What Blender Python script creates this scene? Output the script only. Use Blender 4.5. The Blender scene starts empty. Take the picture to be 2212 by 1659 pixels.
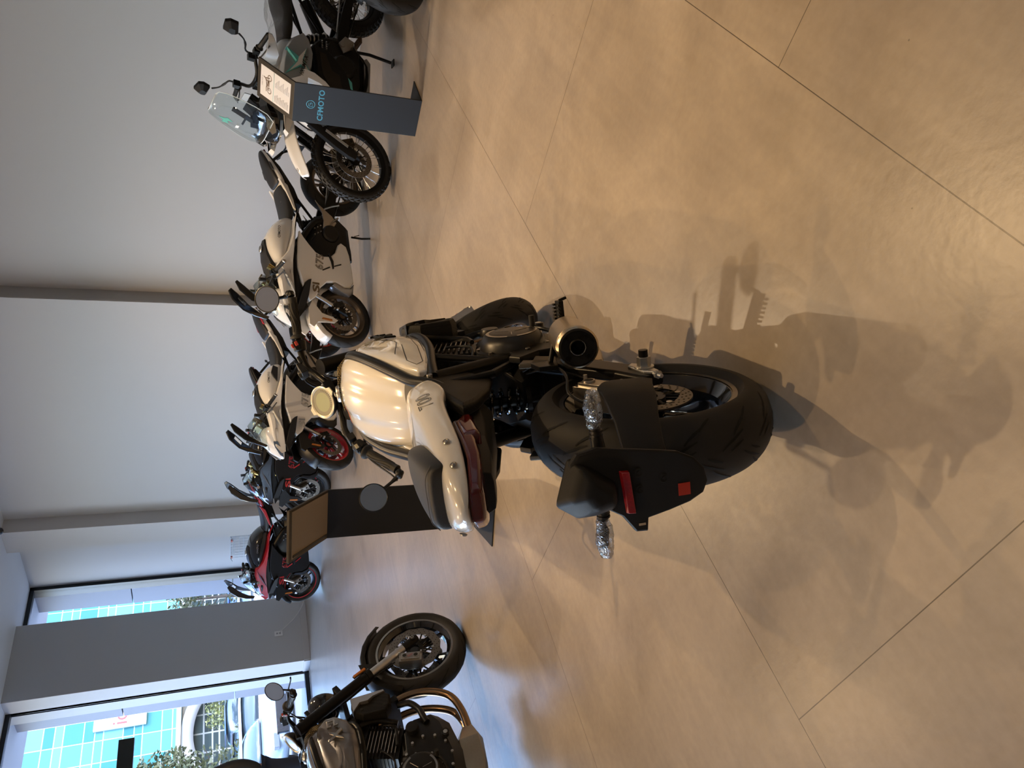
import bpy, bmesh, math, random
from math import pi, sin, cos, radians as rad
from mathutils import Vector, Matrix
random.seed(7)
SC = bpy.context.scene
COL = SC.collection

# ------------------------------------------------------------------ camera, world, sun, exposure
HC = 1.38
cam_d = bpy.data.cameras.new('camera'); cam = bpy.data.objects.new('camera', cam_d); COL.objects.link(cam)
cam_d.sensor_fit = 'HORIZONTAL'; cam_d.sensor_width = 36.0; cam_d.lens = 36.0 * 1569.7 / 2212.0
cam_d.clip_start = 0.02; cam_d.clip_end = 500
EX = Vector((0.73339, -0.67981)); EY = Vector((0.67981, 0.73339))
def toroom(v): return Vector((v[0] * EX[0] + v[1] * EX[1], v[0] * EY[0] + v[1] * EY[1], v[2]))
_r = toroom((0.99999, -0.00147, -0.00360)); _d = toroom((-0.00389, -0.37757, -0.92597)); _w = toroom((0, 0.92598, -0.37757))
# the phone was turned on its side: picture right = world down, picture up = world right
cam.matrix_world = Matrix(((_d[0], _r[0], -_w[0], 0), (_d[1], _r[1], -_w[1], 0), (_d[2], _r[2], -_w[2], HC), (0, 0, 0, 1)))
SC.camera = cam

world = bpy.data.worlds.new('sky'); SC.world = world; world.use_nodes = True
wn = world.node_tree; bg = wn.nodes['Background']
sky = wn.nodes.new('ShaderNodeTexSky'); sky.sky_type = 'NISHITA'; sky.sun_disc = False
sky.sun_elevation = rad(48); sky.sun_rotation = rad(60); sky.air_density = 1.3; sky.dust_density = 0.6; sky.ozone_density = 1.6
tint = wn.nodes.new('ShaderNodeVectorMath'); tint.operation = 'MULTIPLY'; tint.inputs[1].default_value = (0.93, 0.965, 1.13)   # the photo's cool white balance for daylight
wn.links.new(sky.outputs[0], tint.inputs[0]); wn.links.new(tint.outputs[0], bg.inputs[0]); bg.inputs[1].default_value = 1.2
sun_d = bpy.data.lights.new('sun', 'SUN'); sun_d.energy = 2.8; sun_d.angle = rad(0.6); sun_d.color = (1.0, 0.95, 0.97)
sun = bpy.data.objects.new('sun', sun_d); COL.objects.link(sun)
sun.rotation_euler = Vector((0.62, 0.30, 0.80)).to_track_quat('Z', 'Y').to_euler()
SC.view_settings.view_transform = 'Standard'; SC.view_settings.look = 'None'
SC.view_settings.exposure = 0.75; SC.view_settings.gamma = 1.0; SC.view_settings.use_curve_mapping = False
SC.cycles.use_denoising = True if hasattr(SC, 'cycles') else False

# ------------------------------------------------------------------ materials
MATS = {}
def mat(name, col=(0.5, 0.5, 0.5), rough=0.5, metal=0.0, coat=0.0, noise=0.0, nscale=40.0, bump=0.0, emis=None, es=1.0, spec=None, alpha=None, trans=0.0, ior=None):
    if name in MATS: return MATS[name]
    m = bpy.data.materials.new(name); m.use_nodes = True; nt = m.node_tree; b = nt.nodes['Principled BSDF']
    b.inputs['Base Color'].default_value = (*col, 1); b.inputs['Roughness'].default_value = rough; b.inputs['Metallic'].default_value = metal
    if coat: b.inputs['Coat Weight'].default_value = coat; b.inputs['Coat Roughness'].default_value = 0.04
    if spec is not None: b.inputs['Specular IOR Level'].default_value = spec
    if trans: b.inputs['Transmission Weight'].default_value = trans
    if ior: b.inputs['IOR'].default_value = ior
    if emis: b.inputs['Emission Color'].default_value = (*emis, 1); b.inputs['Emission Strength'].default_value = es
    if noise or bump:
        tc = nt.nodes.new('ShaderNodeTexCoord'); n = nt.nodes.new('ShaderNodeTexNoise'); n.inputs['Scale'].default_value = nscale; n.inputs['Detail'].default_value = 4
        nt.links.new(tc.outputs['Object'], n.inputs['Vector'])
        if noise:
            mr = nt.nodes.new('ShaderNodeMapRange'); mr.inputs[3].default_value = 1 - noise; mr.inputs[4].default_value = 1 + noise
            nt.links.new(n.outputs[0], mr.inputs[0])
            mx = nt.nodes.new('ShaderNodeVectorMath'); mx.operation = 'SCALE'; mx.inputs[0].default_value = col
            nt.links.new(mr.outputs[0], mx.inputs['Scale']); nt.links.new(mx.outputs[0], b.inputs['Base Color'])
        if bump:
            bp = nt.nodes.new('ShaderNodeBump'); bp.inputs['Strength'].default_value = bump; bp.inputs['Distance'].default_value = 0.002
            nt.links.new(n.outputs[0], bp.inputs['Height']); nt.links.new(bp.outputs[0], b.inputs['Normal'])
    MATS[name] = m; return m

def film(name, tint=(1, 1, 1), gloss=0.12, rough=0.03, bump=0.0, nscale=30.0):
    """thin clear sheet: see-through plus a sharp reflection"""
    if name in MATS: return MATS[name]
    m = bpy.data.materials.new(name); m.use_nodes = True; nt = m.node_tree; nt.nodes.remove(nt.nodes['Principled BSDF'])
    out = nt.nodes['Material Output']; t = nt.nodes.new('ShaderNodeBsdfTransparent'); t.inputs[0].default_value = (*tint, 1)
    g = nt.nodes.new('ShaderNodeBsdfGlossy'); g.inputs['Roughness'].default_value = rough
    fr = nt.nodes.new('ShaderNodeLayerWeight'); pw = nt.nodes.new('ShaderNodeMath'); pw.operation = 'POWER'; pw.inputs[1].default_value = 4.0; nt.links.new(fr.outputs['Facing'], pw.inputs[0])
    ad = nt.nodes.new('ShaderNodeMath'); ad.operation = 'MULTIPLY_ADD'; ad.use_clamp = True; ad.inputs[1].default_value = 0.85; ad.inputs[2].default_value = 0.03 + gloss
    mx = nt.nodes.new('ShaderNodeMixShader')
    nt.links.new(pw.outputs[0], ad.inputs[0]); nt.links.new(ad.outputs[0], mx.inputs[0]); nt.links.new(t.outputs[0], mx.inputs[1]); nt.links.new(g.outputs[0], mx.inputs[2]); nt.links.new(mx.outputs[0], out.inputs[0])
    if bump:
        tc = nt.nodes.new('ShaderNodeTexCoord'); n = nt.nodes.new('ShaderNodeTexNoise'); n.inputs['Scale'].default_value = nscale; n.inputs['Distortion'].default_value = 2.5
        nt.links.new(tc.outputs['Object'], n.inputs['Vector'])
        bp = nt.nodes.new('ShaderNodeBump'); bp.inputs['Strength'].default_value = bump; bp.inputs['Distance'].default_value = 0.01
        nt.links.new(n.outputs[0], bp.inputs['Height'])
        nt.links.new(bp.outputs[0], g.inputs['Normal']); nt.links.new(bp.outputs[0], fr.inputs['Normal'])
    MATS[name] = m; return m

def carbon(name='carbon_weave', c1=(0.004, 0.004, 0.004), c2=(0.016, 0.0145, 0.012), scale=260.0):
    if name in MATS: return MATS[name]
    m = mat(name, c1, 0.5, 0.0, 0.0, spec=.15); nt = m.node_tree; b = nt.nodes['Principled BSDF']
    tc = nt.nodes.new('ShaderNodeTexCoord'); mp = nt.nodes.new('ShaderNodeMapping'); mp.inputs['Rotation'].default_value = (0.5, 0.5, 0.785)
    ck = nt.nodes.new('ShaderNodeTexChecker'); ck.inputs['Scale'].default_value = scale
    ck.inputs['Color1'].default_value = (*c1, 1); ck.inputs['Color2'].default_value = (*c2, 1)
    nt.links.new(tc.outputs['Object'], mp.inputs[0]); nt.links.new(mp.outputs[0], ck.inputs[0]); nt.links.new(ck.outputs[0], b.inputs['Base Color'])
    return m

BLK = mat('satin_black_plastic', (0.006, 0.006, 0.0065), 0.42, spec=.3, noise=0.15, nscale=60)
BLKM = mat('matt_black_plastic', (0.008, 0.008, 0.0085), 0.55, spec=.28, bump=0.15, nscale=400)
BLKG = mat('gloss_black_paint', (0.004, 0.004, 0.0045), 0.12, coat=0.7)
BLKF = mat('black_powder_coat', (0.005, 0.0046, 0.0042), 0.36, metal=0.1, spec=.25, bump=0.05, nscale=500)
RUB = mat('tyre_rubber', (0.016, 0.015, 0.014), 0.6, spec=.3, noise=0.2, nscale=30, bump=0.1)
GRV = mat('tyre_groove', (0.0012, 0.0012, 0.0012), 0.85)
STL = mat('brushed_steel', (0.42, 0.39, 0.35), 0.28, 1.0, noise=0.12, nscale=80)
ALU = mat('bare_aluminium', (0.55, 0.54, 0.52), 0.35, 1.0, noise=0.08)
CHR = mat('chrome', (0.75, 0.75, 0.75), 0.06, 1.0)
DSK = mat('brake_disc_steel', (0.22, 0.20, 0.175), 0.4, 1.0, noise=0.1, nscale=120)
HOLE = mat('drilled_hole', (0.004, 0.004, 0.004), 0.9)
ENG = mat('engine_casting', (0.007, 0.0065, 0.006), 0.38, 0.2, noise=0.2, nscale=50, bump=0.1)
BRZ = mat('heat_tinted_steel', (0.30, 0.19, 0.11), 0.25, 1.0, noise=0.25, nscale=12)
CHAMP = mat('champagne_muffler_steel', (0.50, 0.42, 0.31), 0.3, 1.0, noise=0.08, nscale=100)
WHT = mat('pearl_white_paint', (0.70, 0.68, 0.64), 0.18, coat=1.0, noise=0.02, nscale=300)
GRY = mat('nebula_grey_paint', (0.16, 0.15, 0.145), 0.25, 0.5, coat=1.0, noise=0.05, nscale=300)
SIL = mat('cool_grey_paint', (0.36, 0.375, 0.38), 0.28, 0.2, coat=0.7)
REDP = mat('red_paint', (0.42, 0.012, 0.02), 0.2, coat=1.0)
REDL = mat('red_lens', (0.085, 0.002, 0.003), 0.08, coat=1.0)
REDR = mat('red_reflector', (0.22, 0.006, 0.008), 0.25, coat=0.6, noise=0.5, nscale=300)
REDS = mat('red_sticker', (0.36, 0.03, 0.015), 0.35)
ORG = mat('amber_reflector', (0.42, 0.13, 0.012), 0.25, coat=0.6)
GLD = mat('gold_anodised', (0.48, 0.35, 0.13), 0.25, 1.0)
BRN = mat('seat_leather_brown', (0.036, 0.030, 0.018), 0.55, bump=0.4, nscale=500)
BLE = mat('seat_vinyl_black', (0.014, 0.0145, 0.016), 0.48, bump=0.35, nscale=600)
STC = mat('seat_stitching', (0.10, 0.10, 0.11), 0.7)
CRB = carbon()
BRW = mat('bronze_wheel_paint', (0.13, 0.10, 0.072), 0.32, 0.55)
LCD = mat('lcd_face', (0.36, 0.38, 0.24), 0.16, coat=1.0)
GBZ = mat('gauge_bezel', (0.62, 0.58, 0.46), 0.3, 0.2, coat=0.6)
DRK = mat('dark_decal', (0.012, 0.012, 0.013), 0.4)
BNZ = mat('bronze_decal', (0.16, 0.12, 0.075), 0.4, 0.3)
MIR = mat('mirror_glass', (0.92, 0.92, 0.90), 0.01, 1.0)
CLR = film('clear_screen', (0.93, 0.97, 0.97), 0.05, 0.02)
SMK = film('smoked_screen', (0.25, 0.3, 0.32), 0.1, 0.03)
WRAP = film('wrinkled_plastic_wrap', (0.72, 0.72, 0.70), 0.22, 0.1, 1.0, 60.0)
WRAPS = film('loose_plastic_cover', (0.9, 0.89, 0.86), 0.07, 0.12, 0.9, 16.0)
LMP = mat('headlamp_glass', (0.30, 0.34, 0.38), 0.05, 0.9, coat=1.0)
TEAL = mat('teal_plastic', (0.01, 0.22, 0.21), 0.4)
ORD = mat('orange_label', (0.65, 0.10, 0.02), 0.4)

# ------------------------------------------------------------------ geometry kit
XF = [Matrix.Identity(4)]
class xf:
    def __init__(s, M): s.M = M
    def __enter__(s): XF.append(XF[-1] @ s.M)
    def __exit__(s, *a): XF.pop()
def cr(pts, k=5, closed=False):
    """Catmull-Rom through pts"""
    P = [Vector(p) for p in pts]; n = len(P); out = []
    for i in range(n if closed else n - 1):
        if closed: a, b, c, d = P[i - 1], P[i], P[(i + 1) % n], P[(i + 2) % n]
        else: a, b, c, d = P[max(i - 1, 0)], P[i], P[i + 1], P[min(i + 2, n - 1)]
        for j in range(k):
            t = j / k
            out.append(0.5 * ((2 * b) + (c - a) * t + (2 * a - 5 * b + 4 * c - d) * t * t + (3 * b - a - 3 * c + d) * t ** 3))
    if not closed: out.append(P[-1])
    return out
class G:
    def __init__(s): s.v = []; s.f = []; s.m = []
    def add(s, v, f, m=0):
        o = len(s.v); M = XF[-1]
        s.v += [M @ Vector(p) for p in v]; s.f += [tuple(i + o for i in q) for q in f]; s.m += [m] * len(f); return s
    def box(s, c, d, m=0, rot=None, taper=(1, 1)):
        x, y, z = d[0] / 2, d[1] / 2, d[2] / 2; tx, ty = taper
        V = [(-x, -y, -z), (x, -y, -z), (x, y, -z), (-x, y, -z), (-x * tx, -y * ty, z), (x * tx, -y * ty, z), (x * tx, y * ty, z), (-x * tx, y * ty, z)]
        M = Matrix.Translation(c)
        if rot is not None: M = M @ (rot if isinstance(rot, Matrix) else Matrix.Rotation(rot[2], 4, 'Z') @ Matrix.Rotation(rot[1], 4, 'Y') @ Matrix.Rotation(rot[0], 4, 'X'))
        return s.add([M @ Vector(p) for p in V], [(0, 3, 2, 1), (4, 5, 6, 7), (0, 1, 5, 4), (1, 2, 6, 5), (2, 3, 7, 6), (3, 0, 4, 7)], m)
    def tube(s, pts, r, n=10, m=0, closed=False, sm=0, caps=True, flat=1.0):
        if sm: pts = cr(pts, sm, closed)
        P = [Vector(p) for p in pts]; N = len(P); V = []; F = []
        R = r if isinstance(r, (list, tuple)) else [r] * N
        if len(R) != N: R = [R[0] + (R[-1] - R[0]) * i / (N - 1) for i in range(N)] if len(R) == 2 else [R[min(int(i * len(R) / N), len(R) - 1)] for i in range(N)]
        up = None
        for i, p in enumerate(P):
            if closed: t = P[(i + 1) % N] - P[i - 1]
            else: t = P[min(i + 1, N - 1)] - P[max(i - 1, 0)]
            t.normalize()
            if up is None:
                up = Vector((0, 0, 1)) if abs(t.z) < 0.9 else Vector((1, 0, 0))
            a = t.cross(up)
            if a.length < 1e-5: a = t.cross(Vector((0, 1, 0)))
            a.normalize(); b = a.cross(t).normalized(); up = b
            for k in range(n):
                q = 2 * pi * k / n; V.append(p + a * (R[i] * cos(q)) + b * (R[i] * flat * sin(q)))
        for i in range(N if closed else N - 1):
            j = (i + 1) % N
            for k in range(n): F.append((i * n + k, i * n + (k + 1) % n, j * n + (k + 1) % n, j * n + k))
        if not closed and caps: F.append(tuple(range(n))[::-1]); F.append(tuple((N - 1) * n + k for k in range(n)))
        return s.add(V, F, m)
    def cyl(s, a, b, r, r2=None, n=20, m=0): return s.tube([a, b], [r, r if r2 is None else r2], n, m)
    def lathe(s, prof, o=(0, 0, 0), ax=(0, 1, 0), n=48, m=0, closed=False, a0=0, a1=2 * pi, caps=False):
        ax = Vector(ax).normalized(); u = Vector((1, 0, 0)) if abs(ax.x) < 0.8 else Vector((0, 0, 1))
        u = (u - ax * u.dot(ax)).normalized(); w = ax.cross(u); o = Vector(o)
        full = abs(a1 - a0 - 2 * pi) < 1e-4; K = n if full else n + 1; V = []; F = []; L = len(prof)
        for k in range(K):
            q = a0 + (a1 - a0) * k / n; d = u * cos(q) + w * sin(q)
            for r, t in prof: V.append(o + d * r + ax * t)
        for k in range(n):
            k2 = (k + 1) % K
            for i in range(L if closed else L - 1): F.append((k * L + i, k2 * L + i, k2 * L + (i + 1) % L, k * L + (i + 1) % L))
        if not full and closed: F.append(tuple(range(L))); F.append(tuple((K - 1) * L + i for i in range(L))[::-1])
        return s.add(V, F, m)
    def loft(s, secs, m=0, caps=True, closed=True):
        n = len(secs[0]); V = [p for q in secs for p in q]; F = []
        for i in range(len(secs) - 1):
            for k in range(n if closed else n - 1): F.append((i * n + k, i * n + (k + 1) % n, (i + 1) * n + (k + 1) % n, (i + 1) * n + k))
        if caps and closed: F.append(tuple(range(n))[::-1]); F.append(tuple((len(secs) - 1) * n + k for k in range(n)))
        return s.add(V, F, m)
    def body(s, rows, m=0, caps=True):
        """rows of (x, [(y, z) half outline, bottom to top]) mirrored across y = 0"""
        S = []
        for x, h in rows:
            a = [(x, y, z) for y, z in h]; b = [(x, -y, z) for y, z in reversed(h) if y > 1e-6]
            S.append(a + b)
        return s.loft(S, m, caps)
    def plate(s, out, y0, y1, m=0, inset=0.0, ax='y'):
        """outline in xz between y0(x,z) and y1(x,z); outer face may be inset for a soft chamfer"""
        f0 = y0 if callable(y0) else (lambda x, z: y0); f1 = y1 if callable(y1) else (lambda x, z: y1)
        n = len(out); cx = sum(p[0] for p in out) / n; cz = sum(p[1] for p in out) / n
        def P(x, y, z): return (x, y, z) if ax == 'y' else (y, x, z)
        def ins(i, d):
            a, b, c = Vector(out[i - 1]), Vector(out[i]), Vector(out[(i + 1) % n])
            e1 = (b - a).normalized(); e2 = (c - b).normalized(); nn = Vector((-(e1.y + e2.y), e1.x + e2.x))
            if nn.length < 1e-6: return b
            nn.normalize(); return b + nn * d * SG
        area = sum(out[i - 1][0] * out[i][1] - out[i][0] * out[i - 1][1] for i in range(n)); SG = 1 if area > 0 else -1
        if inset:
            A = [P(x, f0(x, z), z) for x, z in out]; B = [P(x, f1(x, z) * 0.72 + f0(x, z) * 0.28, z) for x, z in out]
            Cc = [P(ins(i, inset)[0], f1(*out[i]), ins(i, inset)[1]) for i in range(n)]
            V = A + B + Cc; F = [tuple(range(n)), tuple(range(3 * n - 1, 2 * n - 1, -1))]
            for l in (0, 1):
                for i in range(n): F.append((l * n + i, (l + 1) * n + i, (l + 1) * n + (i + 1) % n, l * n + (i + 1) % n))
        else:
            V = [P(x, f0(x, z), z) for x, z in out] + [P(x, f1(x, z), z) for x, z in out]
            F = [tuple(range(n)), tuple(range(2 * n - 1, n - 1, -1))] + [(i, n + i, n + (i + 1) % n, (i + 1) % n) for i in range(n)]
        return s.add(V, F, m)
    def ball(s, c, r, m=0, n=12, k=8):
        rx, ry, rz = r if isinstance(r, (list, tuple)) else (r, r, r); V = [(c[0], c[1], c[2] - rz)]; F = []
        for i in range(1, k):
            t = pi * i / k
            for j in range(n):
                q = 2 * pi * j / n; V.append((c[0] + rx * sin(t) * cos(q), c[1] + ry * sin(t) * sin(q), c[2] - rz * cos(t)))
        V.append((c[0], c[1], c[2] + rz))
        for j in range(n): F.append((0, 1 + (j + 1) % n, 1 + j)); F.append((len(V) - 1, 1 + (k - 2) * n + j, 1 + (k - 2) * n + (j + 1) % n))
        for i in range(k - 2):
            for j in range(n): F.append((1 + i * n + j, 1 + i * n + (j + 1) % n, 1 + (i + 1) * n + (j + 1) % n, 1 + (i + 1) * n + j))
        return s.add(V, F, m)
    def strip(s, pts, w, nrm, m=0, lift=0.0):
        """flat ribbon along pts with normal function / vector"""
        P = [Vector(p) for p in pts]; V = []; F = []
        for i, p in enumerate(P):
            t = (P[min(i + 1, len(P) - 1)] - P[max(i - 1, 0)]).normalized(); nv = Vector(nrm(p) if callable(nrm) else nrm).normalized()
            b = t.cross(nv).normalized(); ww = w[i] if isinstance(w, (list, tuple)) else w
            V += [p + b * ww / 2 + nv * lift, p - b * ww / 2 + nv * lift]
        for i in range(len(P) - 1): F.append((2 * i, 2 * i + 1, 2 * i + 3, 2 * i + 2))
        return s.add(V, F, m)

def ob(name, g, mats, parent=None, bevel=0.0, sub=0, ang=35, solid=0.0, seg=2):
    me = bpy.data.meshes.new(name); me.from_pydata([tuple(v) for v in g.v], [], g.f)
    bm = bmesh.new(); bm.from_mesh(me); bmesh.ops.recalc_face_normals(bm, faces=bm.faces[:]); bm.to_mesh(me); bm.free()
    for m in (mats if isinstance(mats, (list, tuple)) else [mats]): me.materials.append(m)
    for p, mi in zip(me.polygons, g.m): p.material_index = mi
    me.shade_smooth()
    if not sub: me.set_sharp_from_angle(angle=rad(ang))
    o = bpy.data.objects.new(name, me); COL.objects.link(o)
    if parent: o.parent = parent
    if bevel:
        b = o.modifiers.new('bevel', 'BEVEL'); b.width = bevel; b.segments = seg; b.limit_method = 'ANGLE'; b.angle_limit = rad(30); b.harden_normals = True; b.use_clamp_overlap = True
    if sub:
        b = o.modifiers.new('subdivision', 'SUBSURF'); b.levels = sub; b.render_levels = sub
    if solid:
        b = o.modifiers.new('solidify', 'SOLIDIFY'); b.thickness = solid; b.offset = 0
    return o
def thing(name, label, cat, loc=(0, 0, 0), rot=(0, 0, 0), group=None):
    o = bpy.data.objects.new(name, None); COL.objects.link(o); o.location = loc; o.rotation_euler = rot; o.empty_display_size = 0.1
    o['label'] = label; o['category'] = cat
    if group: o['group'] = group
    return o
def tag(o, label, cat, group=None, kind=None):
    o['label'] = label; o['category'] = cat
    if group: o['group'] = group
    if kind: o['kind'] = kind
    return o
def struct(name, g, m, bevel=0.0, label=None):
    o = ob(name, g, m, None, bevel); o['kind'] = 'structure'
    if label: o['label'] = label
    return o
def text(name, body, size, m, parent, M, extrude=0.0005, bold=0.0, align='CENTER', space=1.0, shear=0.0, outline=0.0, sx=1.0):
    cu = bpy.data.curves.new(name, 'FONT'); cu.body = body; cu.size = size; cu.extrude = extrude; cu.offset = bold; cu.align_x = align; cu.align_y = 'CENTER'; cu.space_character = space; cu.shear = shear; cu.resolution_u = 3
    if outline: cu.fill_mode = 'NONE'; cu.extrude = 0; cu.bevel_depth = outline; cu.bevel_resolution = 0
    t = bpy.data.objects.new(name + '_curve', cu); COL.objects.link(t)
    dg = bpy.context.evaluated_depsgraph_get(); me = bpy.data.meshes.new_from_object(t.evaluated_get(dg))
    bpy.data.objects.remove(t); bpy.data.curves.remove(cu)
    me.transform(XF[-1] @ M @ Matrix.Diagonal((sx, 1, 1, 1))); me.materials.clear(); me.materials.append(m); me.name = name
    o = bpy.data.objects.new(name, me); COL.objects.link(o)
    if parent: o.parent = parent
    return o
def frame(o, x, y):
    """matrix with text x along x, text up along y, standing at o"""
    x = Vector(x).normalized(); y = Vector(y); y = (y - x * y.dot(x)).normalized(); z = x.cross(y)
    return Matrix(((x[0], y[0], z[0], o[0]), (x[1], y[1], z[1], o[1]), (x[2], y[2], z[2], o[2]), (0, 0, 0, 1)))
def mirror_y(): return Matrix.Diagonal((1, -1, 1, 1))
def copy_tree(o, parent=None):
    c = o.copy(); COL.objects.link(c); c.parent = parent
    for ch in [x for x in bpy.data.objects if x.parent == o]: copy_tree(ch, c)
    return c
# ------------------------------------------------------------------ shared motorcycle parts
# bike space: x forward, y to the rider's left, z up, origin at the rear tyre's contact point
def steer_matrix(wb, trail, rake, ang):
    a0 = Vector((wb + trail, 0, 0)); ax = Vector((-sin(rad(rake)), 0, cos(rad(rake))))
    return Matrix.Translation(a0) @ Matrix.Rotation(ang, 4, ax) @ Matrix.Translation(-a0)
def tyre_fn(R, w):
    cw = w * 0.5; drop = w * 0.30
    def f(s, lift=0.0):
        a = s * rad(78); return (R - drop * (1 - cos(a)) / (1 - cos(rad(78))) + lift * cos(a), cw * sin(a) / sin(rad(78)) + lift * sin(a) * 0.6)
    return f
def wheel(par, cx, R, w, rimr, rimm, style='y5', discs=(), disc_r=0.15, knob=False, nm='front_wheel', treadn=14, detail=1, ringm=None, discw=False, tread='sport'):
    o = (cx, 0, R); f = tyre_fn(R - (0.008 if knob else 0), w); hw = w * 0.5
    # rim
    g = G(); b = hw * 0.78
    g.lathe([(rimr + .010, -b), (rimr + .010, -b + .006), (rimr - .004, -b + .012), (rimr - .02, -b * .45), (rimr - .02, b * .45), (rimr - .004, b - .012), (rimr + .010, b - .006), (rimr + .010, b), (rimr - .006, b - .002), (rimr - .028, b * .5), (rimr - .028, -b * .5), (rimr - .006, -b + .002)], o, n=64, closed=True)
    if ringm:
        for sg in (-1, 1): g.lathe([(rimr + .011, sg * b), (rimr + .011, sg * (b + .0012)), (rimr - .002, sg * (b + .0012)), (rimr - .002, sg * b)], o, n=64, closed=True, m=1)
    hr = .034
    if style == 'spoke':
        g.lathe([(.0, -hw * .8), (.05, -hw * .8), (.05, -hw * .6), (.026, -hw * .5), (.026, hw * .5), (.05, hw * .6), (.05, hw * .8), (0, hw * .8)], o, n=32, m=0)
        for k in range(36):
            q = 2 * pi * k / 36; sg = 1 if k % 2 else -1; q2 = q + (0.42 if (k // 2) % 2 else -0.42)
            g.cyl((cx + .047 * cos(q2), sg * hw * .66, R + .047 * sin(q2)), (cx + (rimr - .024) * cos(q), sg * hw * .35, R + (rimr - .024) * sin(q)), .0019, n=5, m=2)
            g.cyl((cx + (rimr - .024) * cos(q), sg * hw * .35, R + (rimr - .024) * sin(q)), (cx + (rimr - .044) * cos(q + (q2 - q) * .06), sg * hw * .38, R + (rimr - .044) * sin(q + (q2 - q) * .06)), .0034, n=6, m=2)
    else:
        g.lathe([(0, -hw * .62), (hr, -hw * .62), (hr + .012, -hw * .3), (hr + .012, hw * .3), (hr, hw * .62), (0, hw * .62)], o, n=28)
        n = 5
        for k in range(n):
            q = 2 * pi * k / n + .3
            fork = .19 if style == 'y5' else .24
            def pt(r, a, y=0): return (cx + r * cos(a), y, R + r * sin(a))
            def spoke(r0, a0, r1, a1, w0, w1, t0, t1):
                p0 = Vector(pt(r0, a0)); p1 = Vector(pt(r1, a1)); d = (p1 - p0).normalized(); side = Vector((-d.z, 0, d.x))
                S = []
                for p, ww, tt in ((p0, w0, t0), ((p0 + p1) / 2, (w0 + w1) / 2 * .86, (t0 + t1) / 2), (p1, w1, t1)):
                    S.append([p + side * a + Vector((0, b_, 0)) for a, b_ in ((-ww * .5, -tt), (-ww * .28, -tt * 1.25), (ww * .28, -tt * 1.25), (ww * .5, -tt), (ww * .5, tt), (ww * .28, tt * 1.25), (-ww * .28, tt * 1.25), (-ww * .5, tt))])
                g.loft(S)
            rr = rimr - .024
            if style == 'y5':
                spoke(.03, q, rimr * .62, q, .040, .026, .018, .013)
                for sg in (-1, 1): spoke(rimr * .55, q + sg * .02, rr, q + sg * fork, .020, .022, .011, .010)
            elif style == 'thin10':
                for sg in (-1, 1): spoke(.03, q + sg * .30, rr, q + sg * fork * .62, .018, .014, .012, .009)
            else:
                spoke(.03, q, rr, q, .046, .030, .018, .014)
    # valve
    g.cyl((cx + (rimr - .03) * cos(1.2), hw * .3, R + (rimr - .03) * sin(1.2)), (cx + (rimr - .065) * cos(1.2), hw * .42, R + (rimr - .065) * sin(1.2)), .004, n=6)
    rim = ob(nm, g, [rimm, ringm or rimm, ALU], par, ang=30)
    # tyre
    g = G(); ns = 17
    prof = [(rimr + .002, -b + .002), (rimr + .014, -b - .003)] + [f(-1 + 2 * i / (ns - 1)) for i in range(ns)] + [(rimr + .014, b + .003), (rimr + .002, b - .002)]
    # sidewall rounding
    r1, y1 = f(-1); prof.insert(2, ((rimr + .014 + r1) / 2, -(hw * 1.0))); prof.insert(len(prof) - 2, ((rimr + .014 + r1) / 2, hw * 1.0))
    g.lathe(prof, o, n=96, closed=True)
    def P(q, s, lift=.0009):
        r, y = f(s, lift); return Vector((cx + r * cos(q), y, R + r * sin(q)))
    def Nn(p):
        q = math.atan2(p.z - R, p.x - cx); s = max(-1, min(1, math.asin(max(-1, min(1, p.y / hw * sin(rad(78))))) / rad(78))); a = s * rad(78); return Vector((cos(q) * cos(a), sin(a), sin(q) * cos(a)))
    if knob:
        nk = 40
        for k in range(nk):
            for (s0, s1, off, ln) in ((-.16, .16, 0, .62), (-.52, -.24, .5, .66), (.24, .52, .5, .66), (-.92, -.60, 0, .7), (.60, .92, 0, .7)):
                q0 = 2 * pi * (k + off) / nk; q1 = q0 + 2 * pi / nk * ln
                lo = [P(q0, s0, -.001), P(q1, s0, -.001), P(q1, s1, -.001), P(q0, s1, -.001)]
                e = (q1 - q0) * .08; es = (s1 - s0) * .06
                hi = [P(q0 + e, s0 + es, .009), P(q1 - e, s0 + es, .009), P(q1 - e, s1 - es, .009), P(q0 + e, s1 - es, .009)]
                g.add(lo + hi, [(4, 5, 6, 7), (0, 1, 5, 4), (1, 2, 6, 5), (2, 3, 7, 6), (3, 0, 4, 7)], 0)
    elif detail:
        for k in range(treadn):
            q0 = 2 * pi * k / treadn
            for sg, oq in ((1, 0), (-1, .5)):
                base = q0 + oq * 2 * pi / treadn; st = 2 * pi / treadn
                marks = (((.0, .06, .55, .34), (.0050, .0048, .0022)), ((.30, .30, .72, .62), (.0055, .005, .002)), ((.62, .52, .92, .78), (.005, .0045, .002)), ((.20, .02, .50, .16), (.0046, .004, .002)))
                for (qa, sa, qb, sb), ww in marks:
                    pts = []
                    for i in range(7):
                        t = i / 6; pts.append(P(base + st * (qa + (qb - qa) * t), sg * (sa + (sb - sa) * (t ** .8))))
                    g.strip(pts, [1.35 * ww[0] * (1 - .55 * abs(2 * t / 6 - 1)) for t in range(7)], Nn, 1, 0.0)
    ob('tyre', g, [RUB, GRV], rim, ang=50)
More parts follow.
